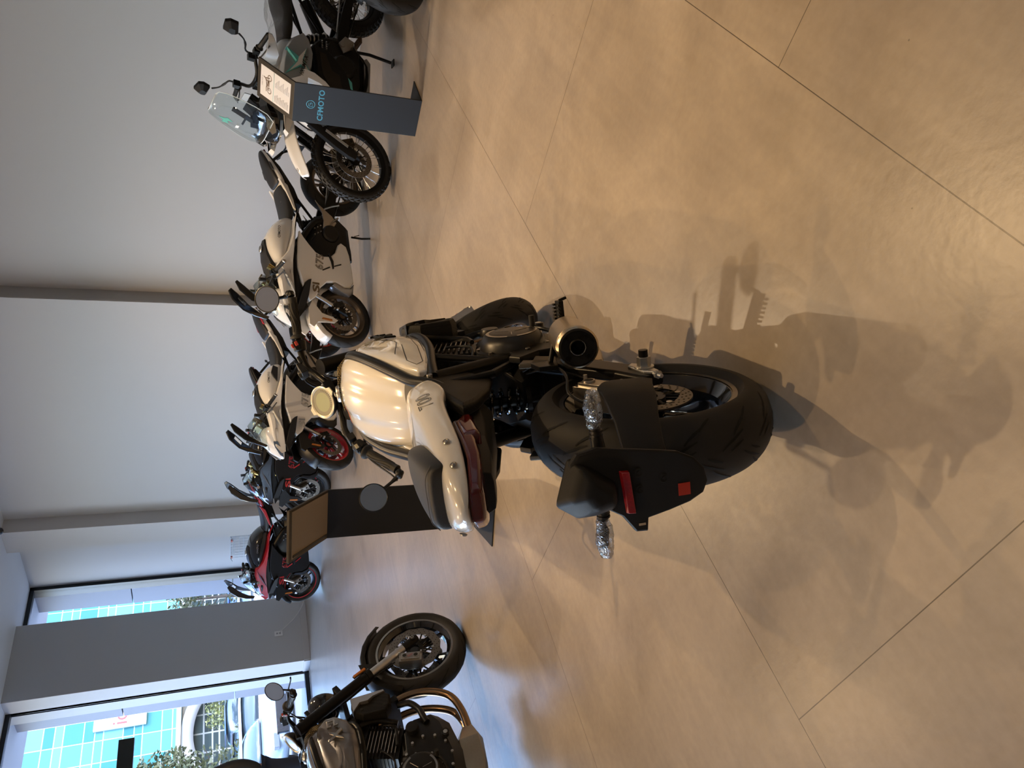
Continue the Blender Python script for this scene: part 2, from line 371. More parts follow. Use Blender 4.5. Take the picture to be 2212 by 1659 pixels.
    for sg in discs:
        g = G(); y = sg * hw * .72 if style != 'spoke' else sg * hw * .95; dr = disc_r; ri = dr * .70; N = 72
        wav = (lambda k: dr * (1 + .018 * cos(k * 2 * pi / N * 12))) if discw else (lambda k: dr)
        V = []; F = []
        for k in range(N):
            q = 2 * pi * k / N
            for r, yy in ((ri, y - .0025), (wav(k), y - .0025), (wav(k), y + .0025), (ri, y + .0025)): V.append((cx + r * cos(q), yy, R + r * sin(q)))
        for k in range(N):
            k2 = (k + 1) % N
            for i in range(4): F.append((k * 4 + i, k2 * 4 + i, k2 * 4 + (i + 1) % 4, k * 4 + (i + 1) % 4))
        g.add(V, F, 0)
        for k in range(24):
            for rr, oo in ((dr * .78, 0), (dr * .86, .33), (dr * .94, .66)):
                q = 2 * pi * (k + oo) / 24
                for s2 in (-1, 1): g.cyl((cx + rr * cos(q), y + s2 * .0024, R + rr * sin(q)), (cx + rr * cos(q), y + s2 * .0029, R + rr * sin(q)), .0030, n=8, m=1)
        for k in range(6):
            q = 2 * pi * k / 6 + .2
            for dq in (-.22, .22): g.cyl((cx + .045 * cos(q), y, R + .045 * sin(q)), (cx + ri * 1.03 * cos(q + dq), y, R + ri * 1.03 * sin(q + dq)), .005, n=6, m=2)
            g.cyl((cx + ri * 1.0 * cos(q), y - .006, R + ri * sin(q)), (cx + ri * 1.0 * cos(q), y + .006, R + ri * sin(q)), .008, n=10, m=3)
        g.lathe([(.030, y - .004), (.050, y - .004), (.050, y + .004), (.030, y + .004)], o, n=28, closed=True, m=2)
        ob('brake_disc', g, [DSK, HOLE, BLKF, ALU], rim, ang=40)
    return rim
def fork_leg(par, sy, wb, R, slope, top, mats, gold=False, y=.10, ro=.027, ri=.0205, cast=BLKF, zl=.20):
    """one upside-down fork leg: casting, bright inner tube, outer tube"""
    up, lo, ring = mats
    def at(d, dx=0): return (wb + dx - slope * d, sy * y, R + d * .91)
    g = G()
    g.tube([at(-.03), at(.03), at(.07)], [.022, .026, .024], 16, 2)
    g.cyl((wb, sy * (y - .03), R), (wb, sy * (y + .028), R), .017, n=18, m=2); g.cyl((wb, sy * (y + .028), R), (wb, sy * (y + .034), R), .011, n=6, m=3)
    g.cyl((wb, sy * (y + .034), R), (wb, sy * (y + .0345), R), .005, n=10, m=4)
    g.cyl(at(.06), at(zl), ri, n=20, m=1)
    g.cyl(at(zl), at(zl + .028), ro + .004, n=20, m=5)
    g.cyl(at(zl + .03), at(top), ro, n=20, m=0)
    g.cyl(at(zl + .045), at(zl + .052), ro + .002, n=20, m=5)
    return ob('fork_leg', g, [up, lo, cast, ALU, HOLE, ring], par, ang=30)
def caliper(par, c, sy, m, red=None, rot=0.4):
    g = G(); M = Matrix.Translation(c) @ Matrix.Rotation(rot, 4, 'Y')
    with xf(M):
        g.box((0, 0, 0), (.060, .060, .13)); g.box((0, sy * .034, 0), (.046, .012, .105))
        for z in (-.032, .032): g.cyl((0, sy * .03, z), (0, sy * .044, z), .017, n=16); g.cyl((0, sy * .043, z), (0, sy * .0445, z), .012, n=16, m=1)
        for z in (-.062, .062): g.cyl((.02, sy * .02, z), (.02, sy * .05, z), .006, n=8, m=2)
    o = ob('brake_caliper', g, [m, HOLE, ALU], par, bevel=.004)
    return o
def hex_bolt(g, c, ax, r=.006, h=.004, m=0):
    a = Vector(ax).normalized(); g.cyl(c, Vector(c) + a * h, r, n=10, m=m)
def chain(par, x0, z0, r0, x1, z1, r1, y, links=56):
    g = G(); pts = []
    for k in range(9): a = pi / 2 + pi * k / 8; pts.append((x0 + r0 * cos(a), y, z0 + r0 * sin(a)))
    for k in range(9): a = -pi / 2 + pi * k / 8; pts.append((x1 + r1 * cos(a), y, z1 + r1 * sin(a)))
    g.tube(pts, .0075, 4, 0, closed=True)
    g.lathe([(r0 - .004, y - .003), (r0 - .004, y + .003), (.05, y + .003), (.05, y - .003)], (x0, 0, z0), n=44, closed=True, m=1)
    return ob('drive_chain', g, [STL, BLKF], par)
def grips(par, sy, inner, outer, m=RUB, r=.0165, nm='grip'):
    a = Vector(inner); b = Vector(outer); d = (b - a); L = d.length; d = d / L; g = G()
    P = [a + d * L * t for t in (0, .02, .06, .1, .5, .94, 1.0)]
    g.tube(P, [r + .012, r + .013, r + .010, r, r * .97, r, r + .001], 18, 0)
    for k in range(10):
        q = 2 * pi * k / 10; u = d.cross(Vector((0, 0, 1))).normalized(); w = d.cross(u)
        pp = [a + d * L * t + (u * cos(q + .5 * sin(6 * t)) + w * sin(q + .5 * sin(6 * t))) * (r + .0004) for t in [.16 + .7 * i / 10 for i in range(11)]]
        g.tube(pp, .0011, 4, 1)
    return ob(nm, g, [m, GRV], par, ang=50)
def bar_mirror(par, sy, end, c, nrm, r=.048):
    """round bar-end mirror on a short curved stalk"""
    end = Vector(end); c = Vector(c); n = Vector(nrm).normalized(); g = G()
    g.lathe([(0, -.016), (r * .55, -.014), (r * .93, -.007), (r + .002, 0), (r + .003, .003), (r, .004), (r - .002, .002)], c, n, n=40)
    out = (end + Vector((0, sy * .012, 0)))
    g.tube([end, out, out + Vector((.012, sy * .004, .012)), c * .45 + out * .55 + Vector((.012, 0, 0)), c - n * .014], [.0165, .0165, .009, .0065, .0075], 10, 0, sm=3, flat=.8)
    g.ball(out, (.017, .012, .017), 0, 14, 8)
    o = ob('mirror', g, BLK, par)
    g = G(); g.lathe([(0, .0022), (r * .5, .0022), (r - .0015, .0022)], c, n, n=40); ob('mirror_glass', g, MIR, o)
    return o
def place_bike(name, label, cat, q, group=None):
    x, y, yaw, lean = q
    return thing(name, label, cat, (x, y, .002), (-lean, 0, yaw), group)
# ------------------------------------------------------------------ roadster (retro naked) builder
def decal_on(par, target, name, g, m, off=.0009):
    o = ob(name, g, m, par); s = o.modifiers.new('wrap', 'SHRINKWRAP'); s.target = target; s.offset = off; s.wrap_method = 'PROJECT'; s.wrap_mode = 'ABOVE_SURFACE'; s.use_negative_direction = True; s.use_positive_direction = True; s.use_project_z = True
    return o
def wrapped(o, target, neg=False):
    s = o.modifiers.new('wrap', 'SHRINKWRAP'); s.target = target; s.offset = .0012; s.wrap_method = 'PROJECT'; s.wrap_mode = 'ABOVE_SURFACE'; s.use_negative_direction = neg; s.use_positive_direction = not neg; s.use_project_y = True
    return o
def grid(g, o, ex, ey, nx, ny, m=0):
    o = Vector(o); ex = Vector(ex); ey = Vector(ey)
    V = [o + ex * (i / nx) + ey * (j / ny) for j in range(ny + 1) for i in range(nx + 1)]
    g.add(V, [(j * (nx + 1) + i, j * (nx + 1) + i + 1, (j + 1) * (nx + 1) + i + 1, (j + 1) * (nx + 1) + i) for j in range(ny) for i in range(nx)], m)
def roadster(label, q, steer, paint, seatm, full=True, mir=((-.3, 0, .5), (-.3, 0, .5))):
    b = place_bike('motorcycle', label, 'motorcycle', q, None)
    wb, rake, trail, RF, RR = 1.435, 24.5, .106, .30, .3149
    S = steer_matrix(wb, trail, rake, steer)
    # rear wheel
    rw = wheel(b, 0, RR, .18, .222, BLKG, 'y5', (-1,), .12, nm='rear_wheel', treadn=15, ringm=STL)
    # swingarm
    g = G()
    def arm(sy, hs):
        S_ = []
        for x, z, h, y, w in hs: S_.append([(x, sy * (y + a * w), z + c * h) for a, c in ((-.5, -.42), (-.3, -.5), (.3, -.5), (.5, -.42), (.5, .42), (.3, .5), (-.3, .5), (-.5, .42))])
        g.loft(S_)
    arm(-1, [(.50, .40, .09, .105, .05), (.40, .415, .115, .110, .04), (.30, .405, .115, .118, .036), (.18, .375, .095, .122, .034), (.06, .335, .085, .124, .034), (-.03, .318, .075, .124, .034), (-.05, .316, .05, .124, .03)])
    arm(1, [(.50, .40, .09, .105, .05), (.35, .385, .09, .118, .036), (.18, .350, .08, .122, .034), (0, .32, .075, .124, .034), (-.05, .316, .05, .124, .03)])
    g.box((.42, 0, .41), (.07, .20, .07)); g.cyl((.50, -.13, .40), (.50, .13, .40), .032)
    sw = ob('swingarm', g, BLKF, b, bevel=.004)
    g = G()
    g.plate([(.05, .335), (.065, .315), (.03, .297), (-.045, .300), (-.055, .318), (-.03, .335)], -.141, -.149, 0, .003)
    g.cyl((0, -.149, .315), (0, -.153, .315), .026, n=24); g.cyl((0, -.153, .315), (0, -.178, .315), .0185, n=6); g.cyl((0, -.178, .315), (0, -.196, .315), .0125, n=12, m=1)
    g.cyl((-.05, -.142, .317), (-.085, -.142, .317), .006, n=8); g.cyl((-.062, -.142, .317), (-.070, -.142, .317), .011, n=6)
    ob('axle_nut', g, [ALU, BLKF], sw, bevel=.001)
    # rear caliper and hose
    caliper(b, (.035, -.085, .435), -1, STL, rot=1.2)
    g = G(); g.tube([(.40, -.10, .50), (.34, -.128, .475), (.22, -.135, .462), (.13, -.128, .48), (.075, -.105, .505), (.04, -.085, .49), (.03, -.07, .46)], .0042, 8, 0, sm=5)
    g.tube([(.40, -.09, .49), (.30, -.118, .468), (.20, -.125, .452), (.12, -.12, .43)], .003, 6, 1, sm=4)
    ob('brake_hose', g, [mat('hose_black', (.015, .015, .015), .3), BLK], b)
    chain(b, 0, RR, .088, .50, .40, .035, .098)
    # shock with coil spring
    g = G(); a = Vector((.425, 0, .44)); c = Vector((.50, 0, .70)); g.cyl(a, c, .018, n=14)
    g.cyl(a + (c - a) * .12, a + (c - a) * .17, .046, n=20); g.cyl(a + (c - a) * .80, a + (c - a) * .86, .046, n=20)
    sh = ob('shock_absorber', g, BLKF, b); g = G(); d = (c - a).normalized(); u = d.cross(Vector((0, 1, 0))); w = Vector((0, 1, 0)); pts = []
    for i in range(110):
        t = i / 109; pts.append(a + (c - a) * (.18 + .61 * t) + (u * cos(2 * pi * 6 * t) + w * sin(2 * pi * 6 * t)) * .040)
    g.tube(pts, .0062, 8); ob('coil_spring', g, BLKG, sh)
    # engine
    g = G()
    g.body([(.42, [(.05, .30), (.09, .33), (.10, .44), (.06, .50)]), (.50, [(.09, .25), (.12, .30), (.125, .48), (.09, .53)]), (.66, [(.10, .23), (.14, .28), (.14, .50), (.10, .54)]), (.84, [(.09, .25), (.13, .30), (.13, .48), (.10, .52)]), (.93, [(.05, .29), (.09, .33), (.09, .42), (.06, .46)])])
    cylM = Matrix.Translation((.80, 0, .50)) @ Matrix.Rotation(rad(22), 4, 'Y')
    with xf(cylM):
        g.box((0, 0, .10), (.17, .23, .18)); g.box((0, 0, .225), (.20, .27, .075)); g.box((0, 0, .275), (.17, .25, .03))
        for k in range(9):
            g.box((0, 0, .030 + k * .018), (.185, .256, .006), 0)
            for sy in (-1, 1): g.box((0, sy * .128, .030 + k * .018), (.12, .003, .0035), 1)
        for sy in (-1, 1):
            for x in (-.06, .0, .06): g.cyl((x, sy * .134, .225), (x, sy * .142, .225), .009, n=10, m=1)
    for k in range(12):
        qk = 2 * pi * k / 12
        for sy in (-1, 1): g.cyl((.64 + .135 * cos(qk), sy * .135, .40 + .115 * sin(qk)), (.64 + .135 * cos(qk), sy * .152, .40 + .115 * sin(qk)), .0075, n=8, m=1)
    g.lathe([(0, -.165), (.03, -.165), (.034, -.155), (.034, -.14)], (.84, 0, .44), n=20); g.cyl((.74, -.15, .29), (.74, -.172, .29), .020, n=14); g.cyl((.74, -.172, .29), (.74, -.174, .29), .012, n=6, m=1)
    g.box((.50, -.135, .47), (.10, .03, .07)); g.box((.56, .14, .46), (.12, .03, .10))
    g.tube([(.95, -.10, .60), (.90, -.13, .52), (.78, -.14, .53)], .009, 8, 2, sm=4); g.tube([(.60, -.11, .60), (.70, -.14, .56), (.80, -.135, .62)], .005, 6, 2, sm=4)
    en = ob('engine', g, [ENG, ALU, BLK], b, bevel=.004)
    for sy in (-1, 1):
        g = G(); cc = (.58, 0, .455) if sy < 0 else (.60, 0, .44)
        g.lathe([(0, .192), (.078, .192), (.090, .188), (.104, .168), (.108, .145), (.122, .142), (.122, .130)], cc, (0, sy, 0), n=56)
        g.lathe([(.074, .1925), (.084, .1920), (.084, .1915)], cc, (0, sy, 0), n=28, m=1, a0=.4, a1=2.6); g.lathe([(.074, .1925), (.084, .1920), (.084, .1915)], cc, (0, sy, 0), n=28, m=1, a0=3.0, a1=5.4)
        for k in (0, 1, 2):
            q_ = .7 + 2.1 * k; g.tube([(cc[0] + .012 * cos(q_), sy * .1925, cc[2] + .012 * sin(q_)), (cc[0] + .06 * cos(q_), sy * .1925, cc[2] + .06 * sin(q_))], .0016, 5, 1)
        for k in range(9):
            q_ = 2 * pi * k / 9; g.cyl((cc[0] + .116 * cos(q_), sy * .142, cc[2] + .116 * sin(q_)), (cc[0] + .116 * cos(q_), sy * .150, cc[2] + .116 * sin(q_)), .006, n=8, m=1)
        ob('clutch_cover' if sy < 0 else 'alternator_cover', g, [ENG, STL], en, ang=40)
    # exhaust
    g = G()
    for sy in (-1, 1): g.tube([(.92, sy * .055, .62), (1.03, sy * .06, .585), (1.10, sy * .065, .48), (1.10, sy * .07, .34), (1.03, sy * .065, .21), (.92, sy * .05, .165), (.78, sy * .03, .16)], .021, 14, 0, sm=6)
    g.body([(.53, [(.03, .15), (.05, .16), (.05, .21), (.03, .23)]), (.58, [(.05, .13), (.08, .14), (.08, .24), (.05, .26)]), (.72, [(.05, .11), (.10, .13), (.10, .23), (.06, .26)]), (.82, [(.02, .13), (.05, .14), (.05, .19), (.02, .20)])], 1)
    g.tube([(.55, -.03, .20), (.50, -.09, .23), (.42, -.17, .31), (.335, -.205, .375)], .022, 14, 0, sm=5)
    ob('exhaust_pipe', g, [BRZ, CHAMP], b, bevel=.003)
    g = G(); A = Vector((.10, -.212, .452)); B = Vector((.345, -.206, .372)); d = (A - B).normalized(); L = (A - B).length; r = .056
    g.lathe([(.022, 0), (.046, .02), (r, .05), (r, L - .03), (r + .001, L - .028), (r + .001, L - .024), (r - .001, L - .022), (r + .001, L - .02), (r + .001, L - .015), (r - .001, L - .013), (r + .001, L - .011), (r + .001, L - .006), (r - .004, L)], B, d, n=48)
    mf = ob('muffler', g, CHAMP, b, ang=30); g = G()
    g.lathe([(r - .004, L), (r - .010, L + .002), (.046, L - .004), (.024, L - .006), (.023, L - .006), (.0215, L + .001), (.0195, L + .001), (.0195, L - .05), (0, L - .05)], B, d, n=48)
    g.lathe([(.0235, L - .002), (.0215, L + .0015), (.0195, L + .0012)], B, d, n=36, m=1)
    u = d.cross(Vector((0, 1, 0))).normalized(); w = d.cross(u)
    for k in range(4): qk = pi / 4 + k * pi / 2; p = B + d * (L - .004) + (u * cos(qk) + w * sin(qk)) * .036; g.cyl(p, p + d * .004, .005, n=8, m=2)
    ob('end_cap', g, [BLKM, STL, BLKF], mf, ang=30)
    g = G(); g.plate([(.20, .47), (.30, .43), (.36, .47), (.28, .52), (.22, .52)], -.135, -.15); g.cyl((.25, -.15, .47), (.25, -.20, .455), .008, n=8)
    ob('muffler_bracket', g, BLKF, b, bevel=.002)
    # frame
    g = G()
    for sy in (-1, 1):
        with xf(Matrix.Diagonal((1, sy, 1, 1))):
            g.tube([(1.08, .050, .88), (1.0, .115, .925), (.90, .148, .925), (.72, .150, .895), (.56, .135, .855), (.46, .126, .83), (.38, .128, .80), (.30, .12, .775)], .0175, 14, sm=5)
            g.tube([(1.07, .05, .80), (1.02, .11, .76), (.96, .160, .705), (.86, .172, .69), (.70, .165, .705), (.52, .150, .75), (.41, .135, .775)], .0165, 14, sm=5)
            g.tube([(.94, .165, .70), (.96, .14, .60), (.92, .12, .50)], .014, 12, sm=3)
            g.tube([(.42, .13, .77), (.47, .125, .60), (.50, .12, .42)], .022, 12, sm=3)
            g.tube([(.60, .155, .725), (.48, .13, .55)], .012, 10)
            g.cyl((.40, .13, .79), (.40, .150, .79), .009, n=8, m=1)
    g.cyl((1.155, 0, .84), (1.115, 0, .93), .036); g.tube([(.35, -.12, .775), (.33, -.13, .62), (.44, -.12, .52)], .013)
    ob('frame', g, [BLKF, ALU], b)
    # subframe side covers below seat
    for sy in (-1, 1):
        g = G()
        g.plate([(.46, .80), (.50, .74), (.44, .66), (.34, .62), (.20, .68), (.10, .75), (.06, .80), (.20, .815), (.34, .81)], lambda x, z: sy * (.10 + .02 * (z - .6)), lambda x, z: sy * (.135 + .10 * (z - .75)), 0, .012)
        ob('side_cover', g, CRB, b, bevel=.006)
    # tank
    def tk(x, zt, w, zb, cr_=.0): return (x, [(w * .80, zb), (w * .97, zb + .03), (w, zb + (zt - zb) * .5), (w * .90, zb + (zt - zb) * .78), (w * .66, zt - .012), (w * .40, zt - .010 - cr_), (w * .26, zt), (0, zt)])
    g = G(); g.body([tk(.525, .800, .085, .755), tk(.54, .835, .108, .755), tk(.60, .880, .130, .76, .004), tk(.70, .925, .150, .775, .008), (.80, tk(.80, .958, .160, .79, .008)[1]), tk(.90, .978, .163, .80, .006), tk(.98, .982, .152, .815, .002), tk(1.035, .970, .132, .825), tk(1.055, .945, .115, .83)])
    tank = ob('fuel_tank', g, paint, b, sub=2)
    g = G(); g.body([(1.04, [(.10, .83), (.128, .86), (.122, .935), (.09, .972), (.0, .985)]), (1.085, [(.09, .83), (.115, .86), (.11, .925), (.075, .958), (0, .968)])], 0, True)
    for k in range(9): pass
    ob('tank_collar', g, carbon('ribbed_collar', (.012, .011, .01), (.20, .15, .07), 160.0), tank, bevel=.006)
    g = G(); g.lathe([(0, .012), (.026, .012), (.030, .008), (.032, 0)], (1.005, 0, .982), (.15, 0, 1), n=32); g.box((1.005, 0, .998), (.03, .012, .006), 1)
    ob('fuel_cap', g, [ALU, STL], tank, bevel=.001)
    for sy in (-1, 1):
        with xf(Matrix.Diagonal((1, sy, 1, 1))):
            out = [(1.035, .895), (1.065, .85), (1.06, .80), (1.01, .745), (.93, .708), (.80, .702), (.66, .72), (.52, .752), (.455, .782), (.46, .808), (.52, .832), (.66, .862), (.82, .892), (.96, .905)]
            fy = lambda x, z: .178 - .055 * max(0, (.75 - x)) - .35 * max(0, z - .84) - .10 * max(0, x - .95)
            g = G(); V = []; n = len(out); c = (.80, .80)
            rings = [(1.0, .045), (1.0, .012), (.965, .004), (.90, .0), (.55, -.005), (.2, -.006)]
            S_ = [[(c[0] + (x - c[0]) * k, fy(x, z) - dy + (0 if k > .95 else (1 - k) * .012), c[1] + (z - c[1]) * k) for x, z in out] for k, dy in rings]
            g.loft(S_)
            pn = ob('tank_side_panel', g, paint, tank, ang=28)
            def py(x, z): return fy(x, z) + .0022 + .006 * max(0, 1 - ((x - .8) / .3) ** 2)
            g = G()
            for ln in ([(1.0, .885), (.975, .80), (.93, .775), (.90, .722)], [(.97, .80), (1.02, .775)], [(.90, .865), (.895, .80), (.80, .79), (.66, .83)], [(.83, .735), (.70, .742), (.52, .775), (.50, .80), (.56, .815), (.76, .782), (.84, .77), (.83, .735)], [(.80, .712), (.62, .738), (.50, .768)]):
                pts = []
                for i in range(len(ln) - 1):
                    for t in range(6): x = ln[i][0] + (ln[i + 1][0] - ln[i][0]) * t / 6; z = ln[i][1] + (ln[i + 1][1] - ln[i][1]) * t / 6; pts.append((x, py(x, z), z))
                x, z = ln[-1]; pts.append((x, py(x, z), z)); g.strip(pts, .0024, (0, 1, 0), 0, .0)
            bv = pn.modifiers.new('bevel', 'BEVEL'); bv.width = .004; bv.segments = 2; bv.limit_method = 'ANGLE'
            o = ob('panel_line', g, DRK, tank, solid=.002)
            o.modifiers.clear(); s = o.modifiers.new('wrap', 'SHRINKWRAP'); s.target = pn; s.offset = .0008; s.wrap_method = 'NEAREST_SURFACEPOINT'
            # badge: square C and L run together, large X beside
            g = G(); bx, bz = 1.0, .822
            X = [(-.030, -.034), (-.008, -.004), (-.028, .030), (-.010, .026), (.004, .008), (.024, .036), (.034, .034), (.016, -.002), (.040, -.040), (.022, -.032), (.006, -.014), (-.014, -.040)]
            yb = lambda x, z: py(x, z) + .001; yt = lambda x, z: py(x, z) + .009
            g.plate([(bx - .075 + x * -sy * -1, bz - .012 + z) for x, z in X], yb, yt, 0, .003)
            for (x0, z0, x1, z1) in ((-.022, -.022, .024, -.012), (.014, -.022, .024, .022), (-.022, .012, .024, .022), (-.022, .0, -.012, .022), (-.022, -.034, -.012, -.012)):
                g.plate([(bx + x0, bz + z0), (bx + x1, bz + z0), (bx + x1, bz + z1), (bx + x0, bz + z1)], yb, yt, 0, .001)
            ob('badge', g, STL if paint is GRY else BLKG, tank, bevel=.0008)
    M = frame((.555, -.158, .792), (1, 0, .16), (0, -.15, 1)); text('brand_lettering', 'CFMOTO', .020, DRK, tank, M, .0006, .0004)
    M = frame((.555, .158, .792), (-1, 0, -.16), (0, .15, 1)); text('brand_lettering', 'CFMOTO', .020, DRK, tank, M, .0006, .0004)
    # warning labels on the tank's top left
    def lab(name, x0, x1, y0, y1, m, w=None):
        g = G(); grid(g, (x0, y0, 1.0), (x1 - x0, 0, 0), (0, y1 - y0, 0), 6, 8); return decal_on(tank, tank, name, g, m)
    if full:
        lab('warning_label', .955, .950 - .005, .035, .130, ORD); fr = mat('label_outline', (.10, .08, .05), .5)
        for (x0, x1, y0, y1) in ((.897, .898, .03, .125), (.898, .955, .030, .0308), (.898, .955, .1242, .125)): lab('label_outline', x0, x1, y0, y1, fr)
        lt = mat('label_print', (.26, .22, .15), .5)
        for k in range(7): lab('label_print', .936 - k * .0052, .9375 - k * .0052, .038, .118 - (k % 3) * .012, lt)
        for k in range(4): lab('label_print', .972 - k * .003, .9728 - k * .003, .04 + .004 * k, .09 - (k % 2) * .01, fr)
        lab('label_print', .985, .9862, .03, .10, fr)
    # seat
    g = G(); st = lambda x, zt, w, zb: (x, [(w * .86, zb), (w, zb + .02), (w * .97, zt - .02), (w * .78, zt - .003), (w * .4, zt), (0, zt - .003)])
    g.body([st(.60, .835, .10, .79), st(.56, .842, .125, .775), st(.48, .835, .135, .765), st(.38, .838, .142, .765), st(.28, .848, .140, .77), st(.20, .858, .125, .78), st(.17, .85, .11, .80)])
    seat = ob('seat', g, seatm, b, sub=2)
    g = G(); g.tube([(.60, .0, .8365), (.53, .0, .842), (.42, .0, .8385)], .0012, 5, sm=4); ob('stitching', g, STC, seat)
    g = G(); g.body([(.150, [(.022, .895), (.034, .90), (.030, .925), (.016, .935), (0, .936)]), (.12, [(.034, .885), (.046, .90), (.044, .938), (.028, .948), (0, .95)]), (.0, [(.058, .89), (.074, .905), (.070, .952), (.05, .962), (0, .964)]), (-.12, [(.068, .90), (.084, .915), (.078, .957), (.05, .966), (0, .968)]), (-.148, [(.064, .903), (.080, .916), (.074, .954), (.05, .962), (0, .964)]), (-.156, [(.060, .906), (.072, .918), (.068, .948), (.046, .956), (0, .958)])])
    pad = ob('pillion_pad', g, BLE, b, sub=2)
    g = G(); g.tube([(-.135, -.078, .948), (-.14, -.05, .9655), (-.14, 0, .9675), (-.14, .05, .9655), (-.135, .078, .948)], .0011, 5, sm=4); ob('stitching', g, STC, pad)
    # tail cowl
    g = G()
    def tc(x, w, zl, zt): return (x, [(w * .55, zl + .006), (w * .98, zl), (w, zl + .018), (w * .88, zt - .012), (w * .66, zt), (0, zt + .002)])
    g.body([tc(.362, .140, .805, .872), tc(.355, .150, .800, .882), tc(.30, .158, .796, .892), tc(.24, .160, .796, .900), tc(.185, .158, .800, .905), tc(.165, .148, .815, .906), tc(.08, .138, .834, .912), tc(-.04, .122, .850, .923), tc(-.14, .100, .868, .932), tc(-.205, .070, .885, .936), tc(-.238, .044, .897, .932), tc(-.256, .018, .906, .924)])
    cowl = ob('tail_cowl', g, paint, b, sub=2)
    g = G()
    for sy in (-1, 1):
        for x, y, z in ((-.09, .108, .882), (-.175, .082, .895)): g.lathe([(0, .004), (.004, .002), (.006, .004), (.008, .003), (.009, 0)], (x, sy * y, z + .012), (-.1, sy, .35), n=14)
    ob('cowl_bolt', g, STL, cowl)
    M = frame((.165, -.20, .868), (1, 0, -.12), (0, 0, 1)); wrapped(text('number_lettering', '700', .052, DRK, cowl, M, 0, 0, outline=.0008, shear=.25), cowl)
    M = frame((.165, .20, .868), (-1, 0, .12), (0, 0, 1)); wrapped(text('number_lettering', '700', .052, DRK, cowl, M, 0, 0, outline=.0008, shear=.25), cowl, True)
    g = G()
    def ring(x, w, z0, z1): return (x, [(w * .5, z0), (w, z0 + .004), (w * 1.02, z1), (w * .5, z1 + .004), (0, z1 + .004)])
    g.body([ring(.05, .108, .790, .838), ring(-.06, .100, .812, .852), ring(-.15, .086, .832, .868), ring(-.20, .066, .850, .884), ring(-.235, .036, .866, .898)])
    for sy in (-1, 1): g.plate([(.10, .79), (.06, .775), (-.06, .80), (-.06, .845), (.03, .84)], sy * .06, lambda x, z: sy * (.112 - .08 * max(0, -x)), 0, .008)
    tl = ob('tail_light', g, REDL, b, bevel=.009, seg=3); g = G()
    g.body([(.0, [(.03, .768), (.07, .772), (.078, .808), (.0, .812)]), (-.10, [(.03, .792), (.064, .796), (.074, .822), (0, .826)]), (-.18, [(.02, .822), (.042, .826), (.05, .845), (0, .85)])])
    ob('lamp_housing', g, BLKM, tl, bevel=.003)
    g = G(); g.body([(.40, [(.06, .66), (.10, .70), (.115, .79), (0, .80)]), (.20, [(.06, .68), (.10, .72), (.118, .80), (0, .81)]), (.06, [(.05, .735), (.08, .75), (.095, .80), (0, .81)]), (-.06, [(.03, .78), (.05, .79), (.07, .81), (0, .815)])])
    ob('undertail', g, BLKM, b, bevel=.006)
    # radiator and shrouds
    g = G(); g.box((1.035, 0, .60), (.035, .27, .26), 0, (0, rad(-14), 0)); 
    for k in range(22): g.box((1.058, 0, .49 + k * .010), (.006, .245, .0025), 1, (0, rad(-14), 0))
    ob('radiator', g, [BLK, ALU], b)
    for sy in (-1, 1):
        with xf(Matrix.Diagonal((1, sy, 1, 1))):
            g = G(); g.plate([(1.115, .705), (1.10, .53), (1.06, .505), (.99, .515), (.955, .545), (.965, .66), (1.0, .70), (1.05, .712)], .135, lambda x, z: .200 - .35 * max(0, x - 1.04), 0, .010)
            sh2 = ob('radiator_shroud', g, CRB, b, bevel=.003)
            g = G(); g.plate([(1.118, .708), (1.108, .53), (1.085, .525), (1.07, .59), (1.045, .62), (1.05, .66), (1.02, .685), (1.0, .705)], .150, lambda x, z: .207 - .35 * max(0, x - 1.04), 0, .004)
            ob('shroud_trim', g, GRY if paint is GRY else BLKF, sh2, bevel=.002)
            g = G()
            for x, z in ((1.01, .66), (.995, .545)): g.cyl((x, .199, z), (x, .2012, z), .008, n=12)
            ob('shroud_bolt', g, HOLE, sh2)
    g = G(); g.tube([(1.04, -.10, .48), (1.02, -.115, .42), (.96, -.12, .38), (.90, -.13, .37), (.86, -.13, .36)], .017, 12, sm=5); ob('coolant_hose', g, BLK, b)
    # pegs, levers, stand
    for sy in (-1, 1):
        with xf(Matrix.Diagonal((1, sy, 1, 1))):
            g = G(); g.plate([(.46, .50), (.50, .40), (.46, .33), (.42, .32), (.39, .36), (.40, .44), (.36, .52), (.40, .54)], .135, .155, 0, .003); g.plate([(.34, .52), (.28, .46), (.26, .48), (.30, .55)], .135, .150, 1, .003)
            for x, z in ((.44, .46), (.43, .37)): g.cyl((x, .155, z), (x, .161, z), .008, n=10, m=1)
            br = ob('footpeg_bracket', g, [BLKF, mat('dull_bracket_metal', (.10, .09, .075), .45, .8)], b, bevel=.002)
            g = G(); g.box((.425, .235, .345), (.030, .11, .016)); g.cyl((.43, .15, .345), (.43, .19, .345), .010, n=10, m=0)
            for k in range(9):
                for x in (.408, .442): g.box((x, .19 + k * .011, .355), (.012, .006, .010), 1)
            g.cyl((.425, .29, .345), (.425, .296, .32), .005, n=8); ob('footpeg', g, [BLKF, RUB], br, bevel=.0015)
            g = G(); g.tube([(.44, .16, .36), (.50, .175, .335), (.58, .18, .34), (.62, .185, .36)], .007, 8, 0, sm=4); g.cyl((.62, .175, .362), (.62, .225, .362), .010, n=12, m=1)
            ob('brake_pedal' if sy < 0 else 'gear_lever', g, [BLKF, RUB], b)
    g = G(); g.tube([(.60, .12, .22), (.62, .20, .13), (.64, .28, .045)], .011, 10); g.box((.645, .285, .035), (.06, .035, .006), 0, (.45, 0, 0)); ob('side_stand', g, BLKF, b, bevel=.001)
